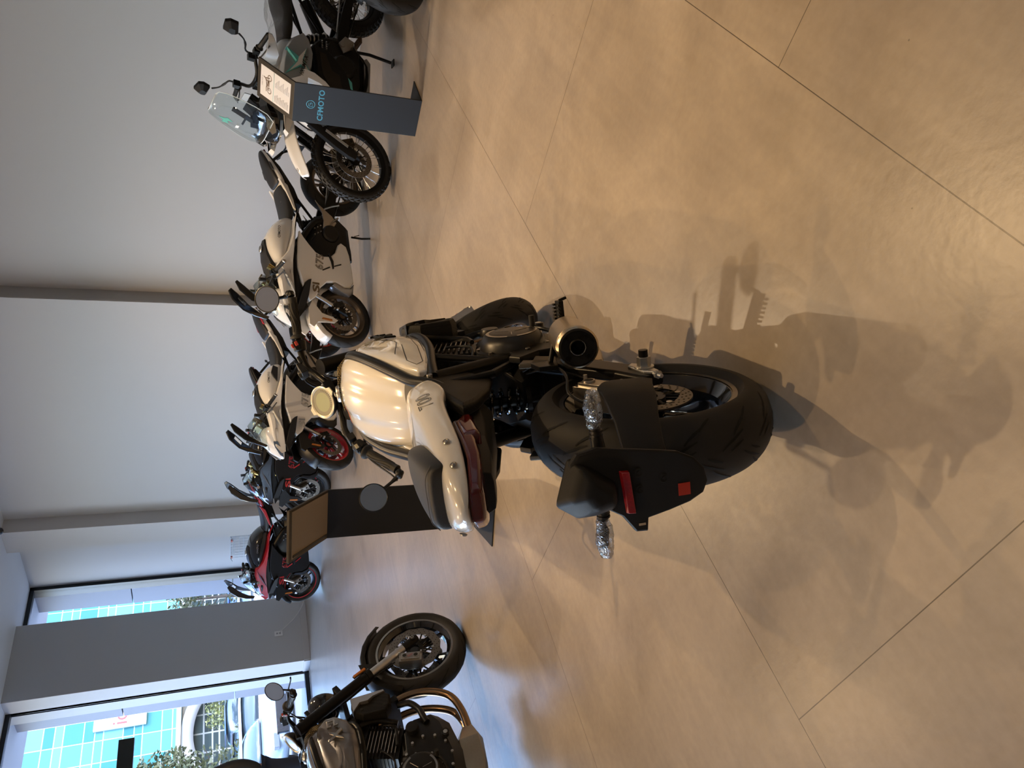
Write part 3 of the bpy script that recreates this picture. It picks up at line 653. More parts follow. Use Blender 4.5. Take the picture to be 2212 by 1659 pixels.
    if full:
        # plate holder carried by an arm from the right end of the swingarm
        def H(y, z): return (-.36 - .27 * (.717 - z) if z < .72 else -.36, y, z)
        outl = [(-.111, .702), (-.119, .661), (-.106, .596), (-.094, .537), (-.086, .502), (-.068, .470), (-.042, .450), (-.012, .444), (.012, .454), (.028, .482), (.040, .525), (.050, .570), (.079, .573), (.077, .596), (.038, .621), (-.008, .687), (-.044, .717), (-.092, .717)]
        g = G(); n = len(outl); g.loft([[Vector(H(y, z)) + Vector((.010, 0, 0)) for y, z in outl], [Vector(H(y, z)) for y, z in outl], [Vector(H(y * .96 - .001, (z - .6) * .96 + .6)) - Vector((.003, 0, 0)) for y, z in outl]])
        ph = ob('plate_holder', g, BLKM, b, bevel=.001)
        S_ = []
        for c_, hw_, tk_ in (((-.09, -.150, .420), .062, .012), ((-.13, -.152, .450), .066, .014), ((-.20, -.148, .478), .060, .014), ((-.27, -.118, .505), .050, .013), ((-.33, -.080, .530), .046, .012), ((-.375, -.045, .545), .048, .010)):
            c_ = Vector(c_); u = Vector((.45, .0, .89)).normalized() if c_.x > -.25 else Vector((.25, 0, .97)); nv = Vector((-.5, -.8, .25)).normalized() if c_.x > -.25 else Vector((-.9, -.35, .2)).normalized()
            S_.append([c_ + u * a * hw_ + nv * b_ * tk_ for a, b_ in ((-1, -.6), (-1, .4), (-.6, 1), (.6, 1), (1, .4), (1, -.6))])
        g = G(); g.loft(S_); ob('holder_arm', g, BLKM, ph, bevel=.003)
        g = G()
        g.loft([[(-.335, -.105, .715), (-.335, .0, .755), (-.335, .045, .70), (-.335, .02, .62), (-.335, -.06, .62)], [(-.385, -.095, .705), (-.385, -.025, .735), (-.385, .02, .695), (-.392, .012, .635), (-.392, -.04, .632)], [(-.405, -.07, .69), (-.408, -.035, .705), (-.410, -.002, .685), (-.412, -.006, .645), (-.410, -.03, .645)]])
        ob('plate_lamp_cover', g, BLKM, ph, bevel=.012, seg=3)
        g = G(); g.loft([[Vector(H(y, z)) + Vector((-.004, 0, 0)) for y, z in ((-.066, .625), (-.064, .605), (.032, .598), (.030, .617))], [Vector(H(y, z)) + Vector((-.014, 0, 0)) for y, z in ((-.064, .623), (-.062, .607), (.030, .600), (.028, .615))]])
        o = ob('reflector', g, REDR, ph, bevel=.002); o['label'] = 'long red reflector in clear film'
        g = G(); g.loft([[Vector(H(y, z)) + Vector((-.004 - dx, 0, 0)) for y, z in ((-.017, .507), (-.017, .483), (.010, .483), (.010, .507))] for dx in (0, .0012)]); o = ob('sticker', g, REDS, ph); o['label'] = 'square red sticker'
        g = G()
        for y, z in ((-.055, .585), (-.018, .585), (-.035, .535)): g.lathe([(.004, .001), (.009, .002), (.011, .001)], Vector(H(y, z)) + Vector((-.003, 0, 0)), (-1, 0, 0), n=16); g.lathe([(0, .003), (.004, .003), (.004, 0)], Vector(H(y, z)) + Vector((-.003, 0, 0)), (-1, 0, 0), n=10)
        g.loft([[Vector(H(y, z)) + Vector((-.0035 - dx, 0, 0)) for y, z in ((.058, .578), (.063, .578), (.063, .592), (.058, .592))] for dx in (0, .0006)], 1)
        ob('holder_bolt', g, [HOLE, mat('slot_show_through', (.40, .31, .20), .7)], ph)
        for sy, y0, y1 in ((1, .012, .140), (-1, -.100, -.215)):
            s_ = 1 if y1 > y0 else -1
            g = G(); g.tube([(-.34, y0, .640), (-.335, y0 + s_ * .03, .640), (-.333, y0 + s_ * .05, .641)], [.015, .013, .010], 12)
            for k in range(3): g.cyl((-.334, y0 + s_ * (.022 + .008 * k), .64), (-.334, y0 + s_ * (.026 + .008 * k), .64), .0145, n=12)
            g.tube([(-.333, y0 + s_ * .05, .641), (-.333, y0 + s_ * .07, .642), (-.332, y0 + s_ * .095, .642), (-.330, y1, .641)], [.008, .014, .012, .004], 12, 0, sm=3, flat=.8)
            ts = ob('turn_signal', g, BLK, ph)
            g = G(); rr = []; pp = []
            for k in range(13): t = k / 12; pp.append((-.333 + .002 * sin(9 * t), y0 + s_ * (.045 + (abs(y1 - y0) - .035) * t), .641 + .002 * cos(11 * t))); rr.append(.012 + .007 * sin(pi * t) + .0015 * (k % 2))
            g.tube(pp, rr, 14); ob('plastic_wrap', g, WRAP, ts)
    # front end, turned with the bars
    with xf(S):
        fw = wheel(b, wb, RF, .12, .218, BLKG, 'y5', (-1, 1), .155, nm='front_wheel', treadn=16, ringm=STL, discw=True)
        fk = []
        for sy in (-1, 1):
            l = fork_leg(b, sy, wb, RF, .4557, .76, (BLKF, ALU, BLKF), y=.104, ro=.0305, ri=.0225, zl=.30); fk.append(l)
            g = G(); g.box((1.302, sy * .136, .63), (.015, .010, .075), 0, (0, rad(-24.5), 0)); g.box((1.302, sy * .130, .63), (.020, .006, .085), 1, (0, rad(-24.5), 0)); o = ob('reflector', g, [ORG, BLK], l, bevel=.002); o['label'] = 'amber side reflector'
            c_ = caliper(l, (1.312, sy * .088, .340), sy, STL, rot=.30)
        M = frame((1.312, -.1335, .340), (.30, 0, -.95), (.95, 0, .30)); text('caliper_lettering', 'J.Juan', .014, mat('red_print', (.4, .02, .02), .4), fk[0], M, .0004)
        g = G(); g.tube([(1.345, -.08, .43), (1.30, -.09, .52), (1.25, -.09, .60), (1.19, -.07, .75)], .005, 8, sm=4); g.tube([(1.345, .08, .43), (1.30, .09, .52), (1.25, .09, .60), (1.19, .07, .75)], .005, 8, sm=4); ob('brake_hose', g, BLK, b)
        # mudguard
        g = G(); S_ = []
        for k in range(9):
            a = rad(35 + 15 * k); r_ = .322; S_.append([(wb + (r_ - dz) * cos(a), y, RF + (r_ - dz) * sin(a)) for y, dz in ((-.068, .035), (-.058, .008), (-.03, 0), (0, -.002), (.03, 0), (.058, .008), (.068, .035))])
        g.loft(S_, closed=False); 
        fd = ob('mudguard', g, BLK, b, solid=.004)
        g = G()
        for sy in (-1, 1): g.plate([(1.42, .63), (1.36, .62), (1.31, .50), (1.36, .48), (1.40, .56)], sy * .070, sy * .076)
        ob('mudguard_bracket', g, BLK, fd, bevel=.001)
        # clamps, headlight
        g = G(); g.box((1.145, 0, .925), (.075, .25, .022), 0, (0, rad(-24.5), 0)); g.box((1.235, 0, .76), (.08, .26, .03), 0, (0, rad(-24.5), 0))
        for sy in (-1, 1): g.cyl((1.125, sy * .102, .955), (1.117, sy * .102, .972), .030, n=20); g.cyl((1.15, sy * .035, .93), (1.12, sy * .035, .99), .014, n=12)
        g.cyl((1.125, 0, .945), (1.118, 0, .962), .018, n=6); tcl = ob('triple_clamp', g, BLKF, b, bevel=.004)
        g = G()
        for sy in (-1, 1): g.lathe([(0, .007), (.010, .007), (.012, .004), (.022, .004), (.024, 0)], (1.115, sy * .102, .973), (-.41, 0, .91), n=24); g.box((1.112, sy * .102, .982), (.004, .016, .004), 0)
        ob('fork_cap', g, ALU, tcl, bevel=.0006)
        g = G(); g.lathe([(0, -.10), (.045, -.095), (.075, -.07), (.088, -.03), (.090, .0), (.086, .012), (.078, .010)], (1.285, 0, .855), (1, 0, -.12), n=40)
        hl = ob('headlight', g, BLKG, b); g = G(); g.lathe([(0, .012), (.04, .010), (.078, .004)], (1.285, 0, .855), (1, 0, -.12), n=40); ob('headlight_glass', g, LMP, hl)
        # gauge
        gc = Vector((1.125, .012, 1.045)); gn = Vector((-.60, .05, .80)).normalized()
        g = G(); g.lathe([(0, -.040), (.045, -.036), (.060, -.015), (.063, -.004), (.060, 0)], gc, gn, n=48); g.tube([gc - gn * .03, (1.15, 0, .95)], .02, 10)
        if 0: g.loft([[gc + Vector(p) for p in ((.02, -.055, .03), (.05, -.02, .05), (.05, .03, .05), (.02, .07, .03), (-.02, .075, -.02), (.0, .05, -.04))], [gc + Vector(p) * .9 - gn * .035 for p in ((.02, -.055, .03), (.05, -.02, .05), (.05, .03, .05), (.02, .07, .03), (-.02, .075, -.02), (.0, .05, -.04))]])
        ga = ob('instrument_gauge', g, BLK, b, bevel=.002); g = G()
        g.lathe([(.060, 0), (.062, .004), (.057, .006), (.052, .003), (.051, .0)], gc, gn, n=48); u = gn.cross(Vector((0, 1, 0))).normalized(); v = gn.cross(u)
        for q_ in (1.45, 4.75): 
            e = v * cos(q_) * 1.0 + u * sin(q_); p = v * -sin(q_) + u * cos(q_); g.loft([[gc + e * .058 + p * .020 + gn * dz, gc + e * .074 + p * .011 + gn * dz, gc + e * .074 - p * .011 + gn * dz, gc + e * .058 - p * .020 + gn * dz] for dz in (0, .005)])
        ob('bezel', g, GBZ, ga, bevel=.0006); g = G(); g.lathe([(0, .0012), (.030, .0012), (.037, .0012)], gc, gn, n=40, m=0); g.lathe([(.037, .0010), (.052, .0010)], gc, gn, n=40, m=1)
        for k in range(12): q_ = .6 + .18 * k; e = v * cos(q_) + u * sin(q_); p = v * -sin(q_) + u * cos(q_); g.loft([[gc + e * .042 + p * .0010 + gn * dz, gc + e * .046 + p * .0010 + gn * dz, gc + e * .046 - p * .0010 + gn * dz, gc + e * .042 - p * .0010 + gn * dz] for dz in (.001, .0016)], 2)
        ob('dial_face', g, [LCD, mat('dial_ring', (.22, .21, .15), .3, coat=1.0), DRK], ga)
        # handlebar
        gi = 1.118; g = G()
        for sy in (-1, 1): g.tube([(1.118, 0, 1.000), (1.118, sy * .05, 1.000), (1.135, sy * .10, 1.012), (1.138, sy * .15, 1.028), (1.128, sy * .22, 1.018), (1.085, sy * .32, .980), (1.050, sy * .395, .952)], .0125, 14, sm=5)
        g.box((1.118, 0, .998), (.045, .10, .034)); hb = ob('handlebar', g, BLKF, b, bevel=.003)
        for sy in (-1, 1):
            grips(hb, sy, (1.116, sy * .262, 1.004), (1.050, sy * .395, .952)); gin = Vector((1.122, sy * .235, 1.012)); dd = Vector((-.34, sy * .86, -.33)).normalized()
            g = G(); g.tube([gin - dd * .022, gin - dd * .018, gin + dd * .016, gin + dd * .02], [.020, .024, .025, .021], 18)
            g.box(gin + Vector((-.018, 0, .012)), (.022, .034, .020), 0, (0, 0, sy * .38))
            if sy < 0: g.box(gin + Vector((-.022, -.0, .026)), (.014, .016, .010), 1, (0, 0, -.3)); g.box(gin + Vector((-.030, .0, .010)), (.008, .018, .012), 1, (0, 0, -.3))
            else: g.box(gin + Vector((-.031, 0, .014)), (.004, .020, .012), 2, (0, 0, .3)); g.cyl(gin + Vector((-.01, -.01, -.02)), gin + Vector((-.012, -.012, -.045)), .008, n=10)
            ob('switch_cluster', g, [BLK, mat('red_switch', (.45, .05, .03), .4), mat('grey_print', (.35, .33, .25), .5)], hb, bevel=.003)
            g = G(); g.tube([gin + Vector((.015, -sy * .025, 0)), gin + Vector((.060, -sy * .01, -.005)), gin + Vector((.075, sy * .05, -.02)), gin + Vector((.045, sy * .14, -.05)), gin + Vector((.035, sy * .17, -.055))], [.008, .007, .0055, .005, .006], 8, sm=4, flat=.7)
            ob('brake_lever' if sy < 0 else 'clutch_lever', g, BLKF, hb)
            g = G(); rc = Vector((1.150, sy * .150, 1.045))
            if sy < 0: g.box(rc, (.045, .050, .028), 0, (0, 0, .2)); g.lathe([(0, .012), (.018, .012), (.020, .008), (.020, -.02)], rc + Vector((.012, .01, .01)), (.2, 0, 1), n=20); g.box(rc + Vector((-.01, -.035, -.01)), (.03, .03, .02)); ob('brake_reservoir', g, BLK, hb, bevel=.003)
            else: g.box(Vector((1.13, .19, 1.024)), (.04, .03, .03), 0, (0, 0, .3)); ob('clutch_clamp', g, BLK, hb, bevel=.003)
        g = G()
        g.tube([(1.15, -.16, 1.04), (1.20, -.12, 1.05), (1.22, -.05, .98), (1.19, 0, .85)], .005, 8, sm=4); g.tube([(1.14, .20, 1.02), (1.20, .12, 1.03), (1.22, .06, .96), (1.17, .02, .85)], .005, 8, sm=4); g.tube([(1.12, -.20, 1.0), (1.17, -.1, .98), (1.15, -.03, .9)], .004, 8, sm=4)
        ob('control_cable', g, BLK, hb)
        bar_mirror(hb, -1, (1.050, -.400, .952), (1.066, -.440, 1.033), mir[0]); bar_mirror(hb, 1, (1.050, .400, .952), (1.05, .440, 1.072), mir[1])
    return b
# ------------------------------------------------------------------ faired sport bike
def sportbike(label, q, steer, C, group='faired sport motorcycles parked along the wall'):
    """C: dict of colours: body, lower, spear, wheel, fender, text, nose, fork"""
    b = place_bike('motorcycle', label, 'motorcycle', q, group)
    wb, rake, trail, RF, RR = 1.40, 24.5, .10, .30, .315
    S = steer_matrix(wb, trail, rake, steer)
    wheel(b, 0, RR, .18, .222, C['wheel'], C.get('style', 'thin10'), (-1,), .11, nm='rear_wheel', treadn=14, ringm=C.get('ring'))
    g = G()
    for sy in (-1, 1):
        S_ = []
        for x, z, h in ((.52, .42, .08), (.36, .41, .10), (.20, .375, .085), (0, .325, .07), (-.05, .32, .05)): S_.append([(x, sy * (.118 + a * .034), z + c * h) for a, c in ((-.5, -.5), (.5, -.5), (.5, .5), (-.5, .5))])
        g.loft(S_)
    g.box((.42, 0, .42), (.08, .2, .08)); g.cyl((0, -.15, .315), (0, .15, .315), .02, n=16); sw = ob('swingarm', g, BLKF, b, bevel=.006)
    chain(b, 0, RR, .085, .50, .42, .036, .098)
    g = G(); g.tube([(.44, 0, .45), (.50, 0, .66)], .03, 14); pts = []
    for i in range(70): t = i / 69; pts.append((.44 + .06 * t + .036 * cos(2 * pi * 6 * t), .036 * sin(2 * pi * 6 * t), .46 + .19 * t))
    g.tube(pts, .006, 6, 1); ob('shock_absorber', g, [BLK, C.get('spring', BLKG)], b)
    g = G(); g.body([(.42, [(.06, .30), (.11, .34), (.11, .48), (.06, .54)]), (.52, [(.10, .22), (.14, .26), (.14, .54), (.10, .60)]), (.80, [(.10, .20), (.15, .26), (.15, .60), (.10, .70)]), (1.0, [(.08, .24), (.12, .30), (.12, .60), (.08, .68)])])
    for sy in (-1, 1): g.lathe([(0, .175), (.07, .175), (.085, .16), (.09, .13)], (.62, 0, .42), (0, sy, 0), n=32)
    for k in range(6): g.cyl((.56 + .02 * k, .14, .52 + .03 * (k % 3)), (.56 + .02 * k, .165, .52 + .03 * (k % 3)), .006, n=8, m=1)
    g.tube([(.50, .12, .60), (.62, .15, .56), (.72, .14, .62)], .008, 8, 0, sm=3); ob('engine', g, [ENG, ALU], b, bevel=.006)
    g = G()
    for sy in (-1, 1): g.tube([(1.10, .07 * sy, .88), (.95, .16 * sy, .80), (.72, .15 * sy, .70), (.52, .13 * sy, .56), (.50, .12 * sy, .42)], .030, 10, sm=4, flat=1.0); g.tube([(.60, .12 * sy, .68), (.30, .09 * sy, .76), (.0, .06 * sy, .86)], .014, 8); g.tube([(.52, .12 * sy, .56), (.28, .09 * sy, .72)], .012, 8)
    ob('frame', g, C.get('frame', BLKF), b)
    g = G(); g.tube([(.80, .0, .18), (.62, -.05, .17), (.48, -.12, .22)], .03, 12, sm=4); g.tube([(.48, -.12, .22), (.36, -.16, .27), (.18, -.19, .34)], [.045, .05, .042], 16); ob('exhaust', g, BLKF, b)
    # tank and black centre cover
    def tk(x, zt, w, zb): return (x, [(w * .85, zb), (w, zb + (zt - zb) * .35), (w * .97, zb + (zt - zb) * .6), (w * .78, zt - .03), (w * .45, zt - .004), (0, zt)])
    g = G(); g.body([tk(.50, .855, .09, .76), tk(.53, .89, .115, .75), tk(.60, .955, .15, .74), tk(.70, 1.0, .18, .76), tk(.82, 1.015, .195, .80), tk(.94, .99, .19, .84), tk(1.04, .945, .165, .86), tk(1.08, .92, .13, .87)])
    tank = ob('fuel_tank', g, C['tank'], b, sub=2)
    g = G(); g.body([(.745, [(.04, 1.0), (.04, 1.012), (0, 1.02)]), (.80, [(.065, .99), (.06, 1.022), (0, 1.033)]), (.92, [(.09, .96), (.085, 1.008), (0, 1.024)]), (1.05, [(.12, .90), (.11, .965), (0, .98)]), (1.10, [(.12, .88), (.11, .93), (0, .94)])])
    g.lathe([(0, .010), (.028, .010), (.033, .006), (.034, 0)], (.83, 0, 1.033), (-.05, 0, 1), n=28, m=1); g.box((.83, 0, 1.045), (.04, .010, .004), 1)
    ob('tank_cover', g, [BLE, ALU], tank, bevel=.006)
    for sy in (-1, 1):
        M = frame((.72, sy * .185, .925), (-sy, -.06, -.06), (0, -sy * .45, 1)); text('brand_lettering', 'CFMOTO', .030, C['brand'], tank, M, .001, .0004)
        if C.get('tankmark'):
            with xf(Matrix.Diagonal((1, sy, 1, 1))):
                g = G(); g.plate([(.66, .90), (.58, .88), (.60, .83), (.76, .84), (.72, .87)], .17, .193); ob('tank_decal', g, DRK, tank, bevel=.001)
    # rider seat, tail, pillion pad
    st = lambda x, zt, w, zb: (x, [(w * .9, zb), (w, zb + .02), (w * .95, zt - .018), (w * .7, zt - .002), (0, zt)])
    g = G(); g.body([st(.56, .825, .09, .77), st(.50, .828, .12, .75), st(.40, .835, .135, .745), st(.28, .86, .135, .77), st(.20, .885, .12, .80), st(.165, .88, .09, .83)])
    seat = ob('seat', g, BLE, b, sub=2)
    M = frame((.34, .06, .858), (0, -1, 0), (1, 0, -.1)); text('seat_lettering', 'SR', .022, STC, seat, M, .0005, shear=.3)
    g = G(); tl = lambda x, zl, zt, w: (x, [(w * .5, zl), (w, zl + .012), (w * .9, zt - .012), (w * .6, zt), (0, zt + .003)])
    g.body([tl(.20, .80, .86, .13), tl(.10, .835, .90, .125), tl(0, .885, .955, .105), tl(-.10, .935, .998, .075), tl(-.17, .975, 1.018, .045), tl(-.20, .995, 1.018, .02)])
    tail = ob('tail_cowl', g, C['tail'], b, sub=1)
    for sy in (-1, 1):
        with xf(Matrix.Diagonal((1, sy, 1, 1))):
            g = G(); g.plate([(.16, .86), (.20, .815), (.34, .765), (.44, .745), (.42, .77), (.26, .835), (.14, .90)], .11, .142, 0, .003); ob('tail_side_panel', g, C['tail'], tail, bevel=.003)
            M = frame((0.02, .108, .935), (-1, .12, .35), (0, -.2, 1)) if sy > 0 else frame((.02, .108, .935), (1, -.12, -.35), (0, -.2, 1))
            g = G(); g.plate([(.045, .93), (-.02, .955), (-.035, .97), (.035, .945)], .06, .112 if False else lambda x, z: .107 + .12 * x, 0); ob('tail_decal', g, C['mark'], tail)
    g = G(); g.body([st(.165, .895, .085, .85), st(.12, .925, .10, .875), st(.0, .985, .088, .93), st(-.10, 1.022, .062, .975), st(-.16, 1.035, .04, 1.0), st(-.185, 1.03, .02, 1.01)]); ob('pillion_pad', g, BLE, b, sub=2)
    g = G(); g.body([(.34, [(.06, .66), (.09, .70), (.10, .77)]), (.16, [(.05, .72), (.07, .76), (.09, .82)]), (-.05, [(.03, .84), (.05, .86), (.06, .90)]), (-.17, [(.02, .95), (.03, .96), (.03, .985)])]); ob('undertail', g, BLKM, b, bevel=.004)
    g = G(); g.plate([(-.10, .94), (-.20, .985), (-.195, 1.0), (-.09, .965)], -.03, .03); ob('tail_light', g, REDL, b, bevel=.003)
    g = G(); g.tube([(-.12, 0, .90), (-.24, 0, .80), (-.30, 0, .70)], .014, 8); g.box((-.31, 0, .66), (.01, .15, .10))
    for sy in (-1, 1): g.tube([(-.24, 0, .80), (-.24, sy * .08, .80), (-.245, sy * .11, .80), (-.25, sy * .16, .80)], [.008, .008, .016, .006], 10)
    ob('plate_holder', g, BLKM, b, bevel=.001)
    # fairings
    for sy in (-1, 1):
        with xf(Matrix.Diagonal((1, sy, 1, 1))):
            w = lambda x, z: .215 - .30 * max(0, .42 - z) - .22 * max(0, x - 1.12) - .10 * max(0, .80 - x)
            low = [(.675, .745), (.74, .705), (.81, .655), (.87, .600), (.90, .53), (.89, .46), (.84, .41), (.75, .375), (.71, .335), (.73, .275), (.82, .245), (.95, .225), (1.09, .212), (1.15, .25), (1.165, .32), (1.14, .42), (1.15, .50), (1.21, .56), (1.30, .60), (1.345, .655), (1.28, .70), (1.15, .745), (1.05, .775), (.93, .775), (.80, .765)]
            g = G(); g.plate(low, lambda x, z: w(x, z) - .035, w, 0, .008); lf = ob('side_fairing', g, C['lower'], b, bevel=.004)
            g = G(); g.plate([(1.165, .325), (1.15, .25), (1.10, .212), (1.19, .215), (1.235, .26), (1.22, .36), (1.175, .46), (1.14, .43)], .10, lambda x, z: w(x, z) + .004, 0, .01); ob('fairing_duct', g, C.get('duct', GRY), lf, bevel=.004)
            g = G(); g.plate([(.80, .805), (.93, .78), (1.05, .775), (1.30, .70), (1.38, .655), (1.44, .70), (1.44, .77), (1.30, .82), (1.10, .845), (.92, .845)], .10, lambda x, z: .195 - .28 * max(0, x - 1.12), 0, .004); ob('inner_fairing', g, BLKM, lf, bevel=.003)
            g = G(); g.plate([(.42, .718), (.50, .748), (.66, .77), (.83, .79), (1.0, .812), (1.12, .815), (1.30, .79), (1.43, .765), (1.50, .76), (1.52, .80), (1.45, .86), (1.33, .90), (1.20, .93), (1.10, .955), (1.02, .945), (.96, .90), (.90, .86), (.74, .815), (.56, .785)], lambda x, z: .13 - .10 * max(0, x - 1.25), lambda x, z: .222 - .42 * max(0, x - 1.22) - .18 * max(0, .75 - x) - .25 * max(0, z - .84), 0, .010)
            sp = ob('upper_fairing', g, C['spear'], b, bevel=.006)
            g = G(); g.plate([(1.30, .80), (1.12, .905), (1.02, .935), (1.10, .90), (1.22, .84)], .16, lambda x, z: .2245 - .42 * max(0, x - 1.22) - .25 * max(0, z - .84)); ob('fairing_decal', g, C['decal'], sp)
            g = G(); g.plate([(1.155, .66), (1.19, .665), (1.30, .672), (1.44, .705), (1.50, .745), (1.42, .765), (1.30, .745), (1.19, .715), (1.165, .69)], .14, lambda x, z: .236 - .42 * max(0, x - 1.2), 0, .004); ob('winglet', g, BLKM, lf, bevel=.002)
            g = G(); g.plate([(1.05, .545), (1.038, .548), (.995, .475), (1.008, .470)], lambda x, z: w(x, z), lambda x, z: w(x, z) + .002); g.plate([(.992, .43), (.980, .432), (.938, .352), (.951, .350)], lambda x, z: w(x, z), lambda x, z: w(x, z) + .002); ob('fairing_stripe', g, C['stripe'], lf)
            g = G(); g.plate([(.86, .475), (.94, .437), (1.01, .435), (1.02, .447), (.95, .460), (.88, .487)], lambda x, z: w(x, z) - .01, lambda x, z: w(x, z) + .012, 0, .003); ob('fairing_vent', g, BLK, lf, bevel=.002)
        c0 = frame((1.185, sy * (w(1.185, .60) + .004), .607), (-sy, sy * .0 - .22 if sy > 0 else .22, -.10), (0, 0, 1))
        text('model_lettering', 'SR', .085, C['text'], lf, c0, .0012, .003, sx=2.1)
        c1 = frame((.965, sy * (w(.965, .57) + .003), .568), (-sy, 0, -.10), (0, 0, 1))
        text('model_lettering', '675', .100, C['outl'], lf, c1, 0, 0, outline=.0022, sx=1.05)
    # nose, lamps, screen
    g = G(); nz = lambda x, zl, zt, ww: (x, [(ww * .4, zl), (ww * .95, zl + .02), (ww, (zl + zt) / 2), (ww * .8, zt - .02), (ww * .4, zt), (0, zt + .004)])
    g.body([nz(1.22, .80, .985, .175), nz(1.32, .775, .965, .16), nz(1.42, .755, .92, .125), nz(1.48, .745, .87, .085), nz(1.53, .745, .80, .035), nz(1.545, .745, .775, .012)])
    nose = ob('nose_cowl', g, C['nose'], b, sub=2)
    for sy in (-1, 1):
        with xf(Matrix.Diagonal((1, sy, 1, 1))):
            g = G(); g.loft([[(1.39, .125, .845), (1.46, .095, .80), (1.52, .045, .765), (1.50, .05, .80), (1.44, .09, .86), (1.39, .115, .88)], [(1.41, .142, .845), (1.475, .110, .80), (1.545, .045, .765), (1.525, .055, .805), (1.46, .105, .868), (1.41, .132, .89)]]); ob('headlight', g, LMP, nose, bevel=.004)
            # mirror blade standing up from the nose
            g = G(); ms = []
            for t, (x, y, z), wd in ((0, (1.45, .105, .945), .030), (.3, (1.42, .115, 1.04), .042), (.6, (1.37, .11, 1.14), .060), (.85, (1.285, .10, 1.235), .062), (1, (1.225, .095, 1.283), .028)):
                ms.append([(x + a * wd * .6, y + c_ * .012 + a * .010, z + a * wd * .5) for a, c_ in ((-.6, -.6), (.6, -.6), (.8, 0), (.6, .6), (-.6, .6), (-.8, 0))])
            g.loft(ms); mm = ob('mirror', g, BLKG, b, bevel=.003)
            g = G(); g.loft([[(1.325 + a, .088 + d_, 1.175 + c_) for a, c_ in ((-.045, .030), (.02, -.035), (.045, -.025), (-.02, .04))] for d_ in (0, .003)]); ob('mirror_glass', g, MIR, mm)
    g = G(); S_ = []
    for x, z, ww in ((1.46, .90, .09), (1.40, .965, .125), (1.33, 1.03, .125), (1.26, 1.08, .105), (1.20, 1.105, .07)):
        S_.append([(x - (abs(a) ** 2) * .10, a * ww, z - abs(a) ** 2.2 * .075) for a in (-1, -.75, -.5, -.25, 0, .25, .5, .75, 1)])
    g.loft(S_, closed=False); ob('windscreen', g, C.get('screen', CLR), b, solid=.003)
    g = G(); g.body([(1.15, [(.10, .85), (.12, .90), (.10, .96)]), (1.25, [(.10, .83), (.13, .90), (.10, .955)])]); g.box((1.23, 0, 1.0), (.02, .13, .07), 1, (0, -.6, 0)); ob('instrument_panel', g, [BLKM, LCD], b, bevel=.004)
    g = G(); g.tube([(.60, .13, .20), (.64, .21, .13), (.66, .30, .03)], .010, 8); g.box((.665, .305, .03), (.06, .03, .006)); g.tube([(.61, .17, .19), (.60, .20, .15)], .004, 6); ob('side_stand', g, BLKF, b, bevel=.001)
    for sy in (-1, 1):
        with xf(Matrix.Diagonal((1, sy, 1, 1))):
            g = G(); g.plate([(.62, .47), (.57, .40), (.50, .36), (.44, .40), (.34, .53), (.30, .565), (.42, .50), (.50, .49), (.58, .50)], .150, .162, 0, .002); g.cyl((.58, .162, .46), (.58, .168, .46), .018, n=16); g.cyl((.50, .16, .40), (.50, .25, .385), .011, n=10); g.tube([(.38, .16, .48), (.36, .20, .42), (.35, .24, .36)], .008, 8)
            ob('footrest', g, C.get('peg', STL), b, bevel=.002)
    with xf(S):
        st_ = C.get('style', 'thin10')
        wheel(b, wb, RF, .12, .218, C['wheel'], st_, (-1, 1), .15, nm='front_wheel', treadn=14, ringm=C.get('ring'))
        for sy in (-1, 1):
            l = fork_leg(b, sy, wb, RF, .4557, .78, (C['fork'], ALU, C['fork']), y=.10, zl=.33)
            caliper(l, (1.335, sy * .085, .37), sy, C.get('caliper', STL), rot=.45)
            with xf(Matrix.Diagonal((1, sy, 1, 1))):
                g = G(); g.plate([(1.31, .615), (1.40, .66), (1.56, .66), (1.585, .62), (1.53, .575), (1.52, .50), (1.515, .41), (1.485, .375), (1.455, .43), (1.43, .53), (1.37, .575)], .082, .100, 0, .003); fm = ob('mudguard_side', g, C['fender'], l, bevel=.002)
                g = G(); g.plate([(1.478, .53), (1.495, .54), (1.505, .455), (1.50, .435), (1.483, .44)], .100, .106, 0, .001); o = ob('reflector', g, ORG, fm); o['label'] = 'amber side reflector'
        g = G(); S_ = []
        for k in range(9):
            a = rad(30 + 15 * k); r_ = .322; S_.append([(wb + (r_ - dz) * cos(a), y, RF + (r_ - dz) * sin(a)) for y, dz in ((-.076, .05), (-.066, .010), (-.03, 0), (0, -.003), (.03, 0), (.066, .010), (.076, .05))])
        g.loft(S_, closed=False); ob('mudguard', g, C['fender'], b, solid=.004)
        g = G(); g.box((1.16, 0, .935), (.07, .25, .022), 0, (0, rad(-24.5), 0)); hb = ob('triple_clamp', g, BLKF, b, bevel=.004)
        for sy in (-1, 1):
            g = G(); g.tube([(1.115, sy * .10, .985), (1.14, sy * .14, 1.0), (1.165, sy * .20, 1.005), (1.135, sy * .355, .975)], .012, 10); g.cyl((1.115, sy * .10, .965), (1.105, sy * .10, .99), .024, n=16, m=1); g.lathe([(0, .008), (.017, .008), (.018, 0)], (1.133, sy * .362, .973), (-.2, sy, -.15), n=20, m=2)
            hbb = ob('handlebar', g, [BLKF, C['fork'], ALU], b)
            grips(hbb, sy, (1.162, sy * .225, 1.002), (1.135, sy * .355, .975)); g = G(); g.box((1.165, sy * .195, 1.01), (.04, .045, .045)); 
            if sy < 0: g.box((1.15, sy * .195, 1.035), (.02, .02, .01), 1)
            g.tube([(1.18, sy * .17, 1.0), (1.225, sy * .20, .995), (1.21, sy * .34, .965)], .006, 8, sm=3); g.tube([(1.18, sy * .15, 1.01), (1.20, sy * .12, 1.05)], .006, 6)
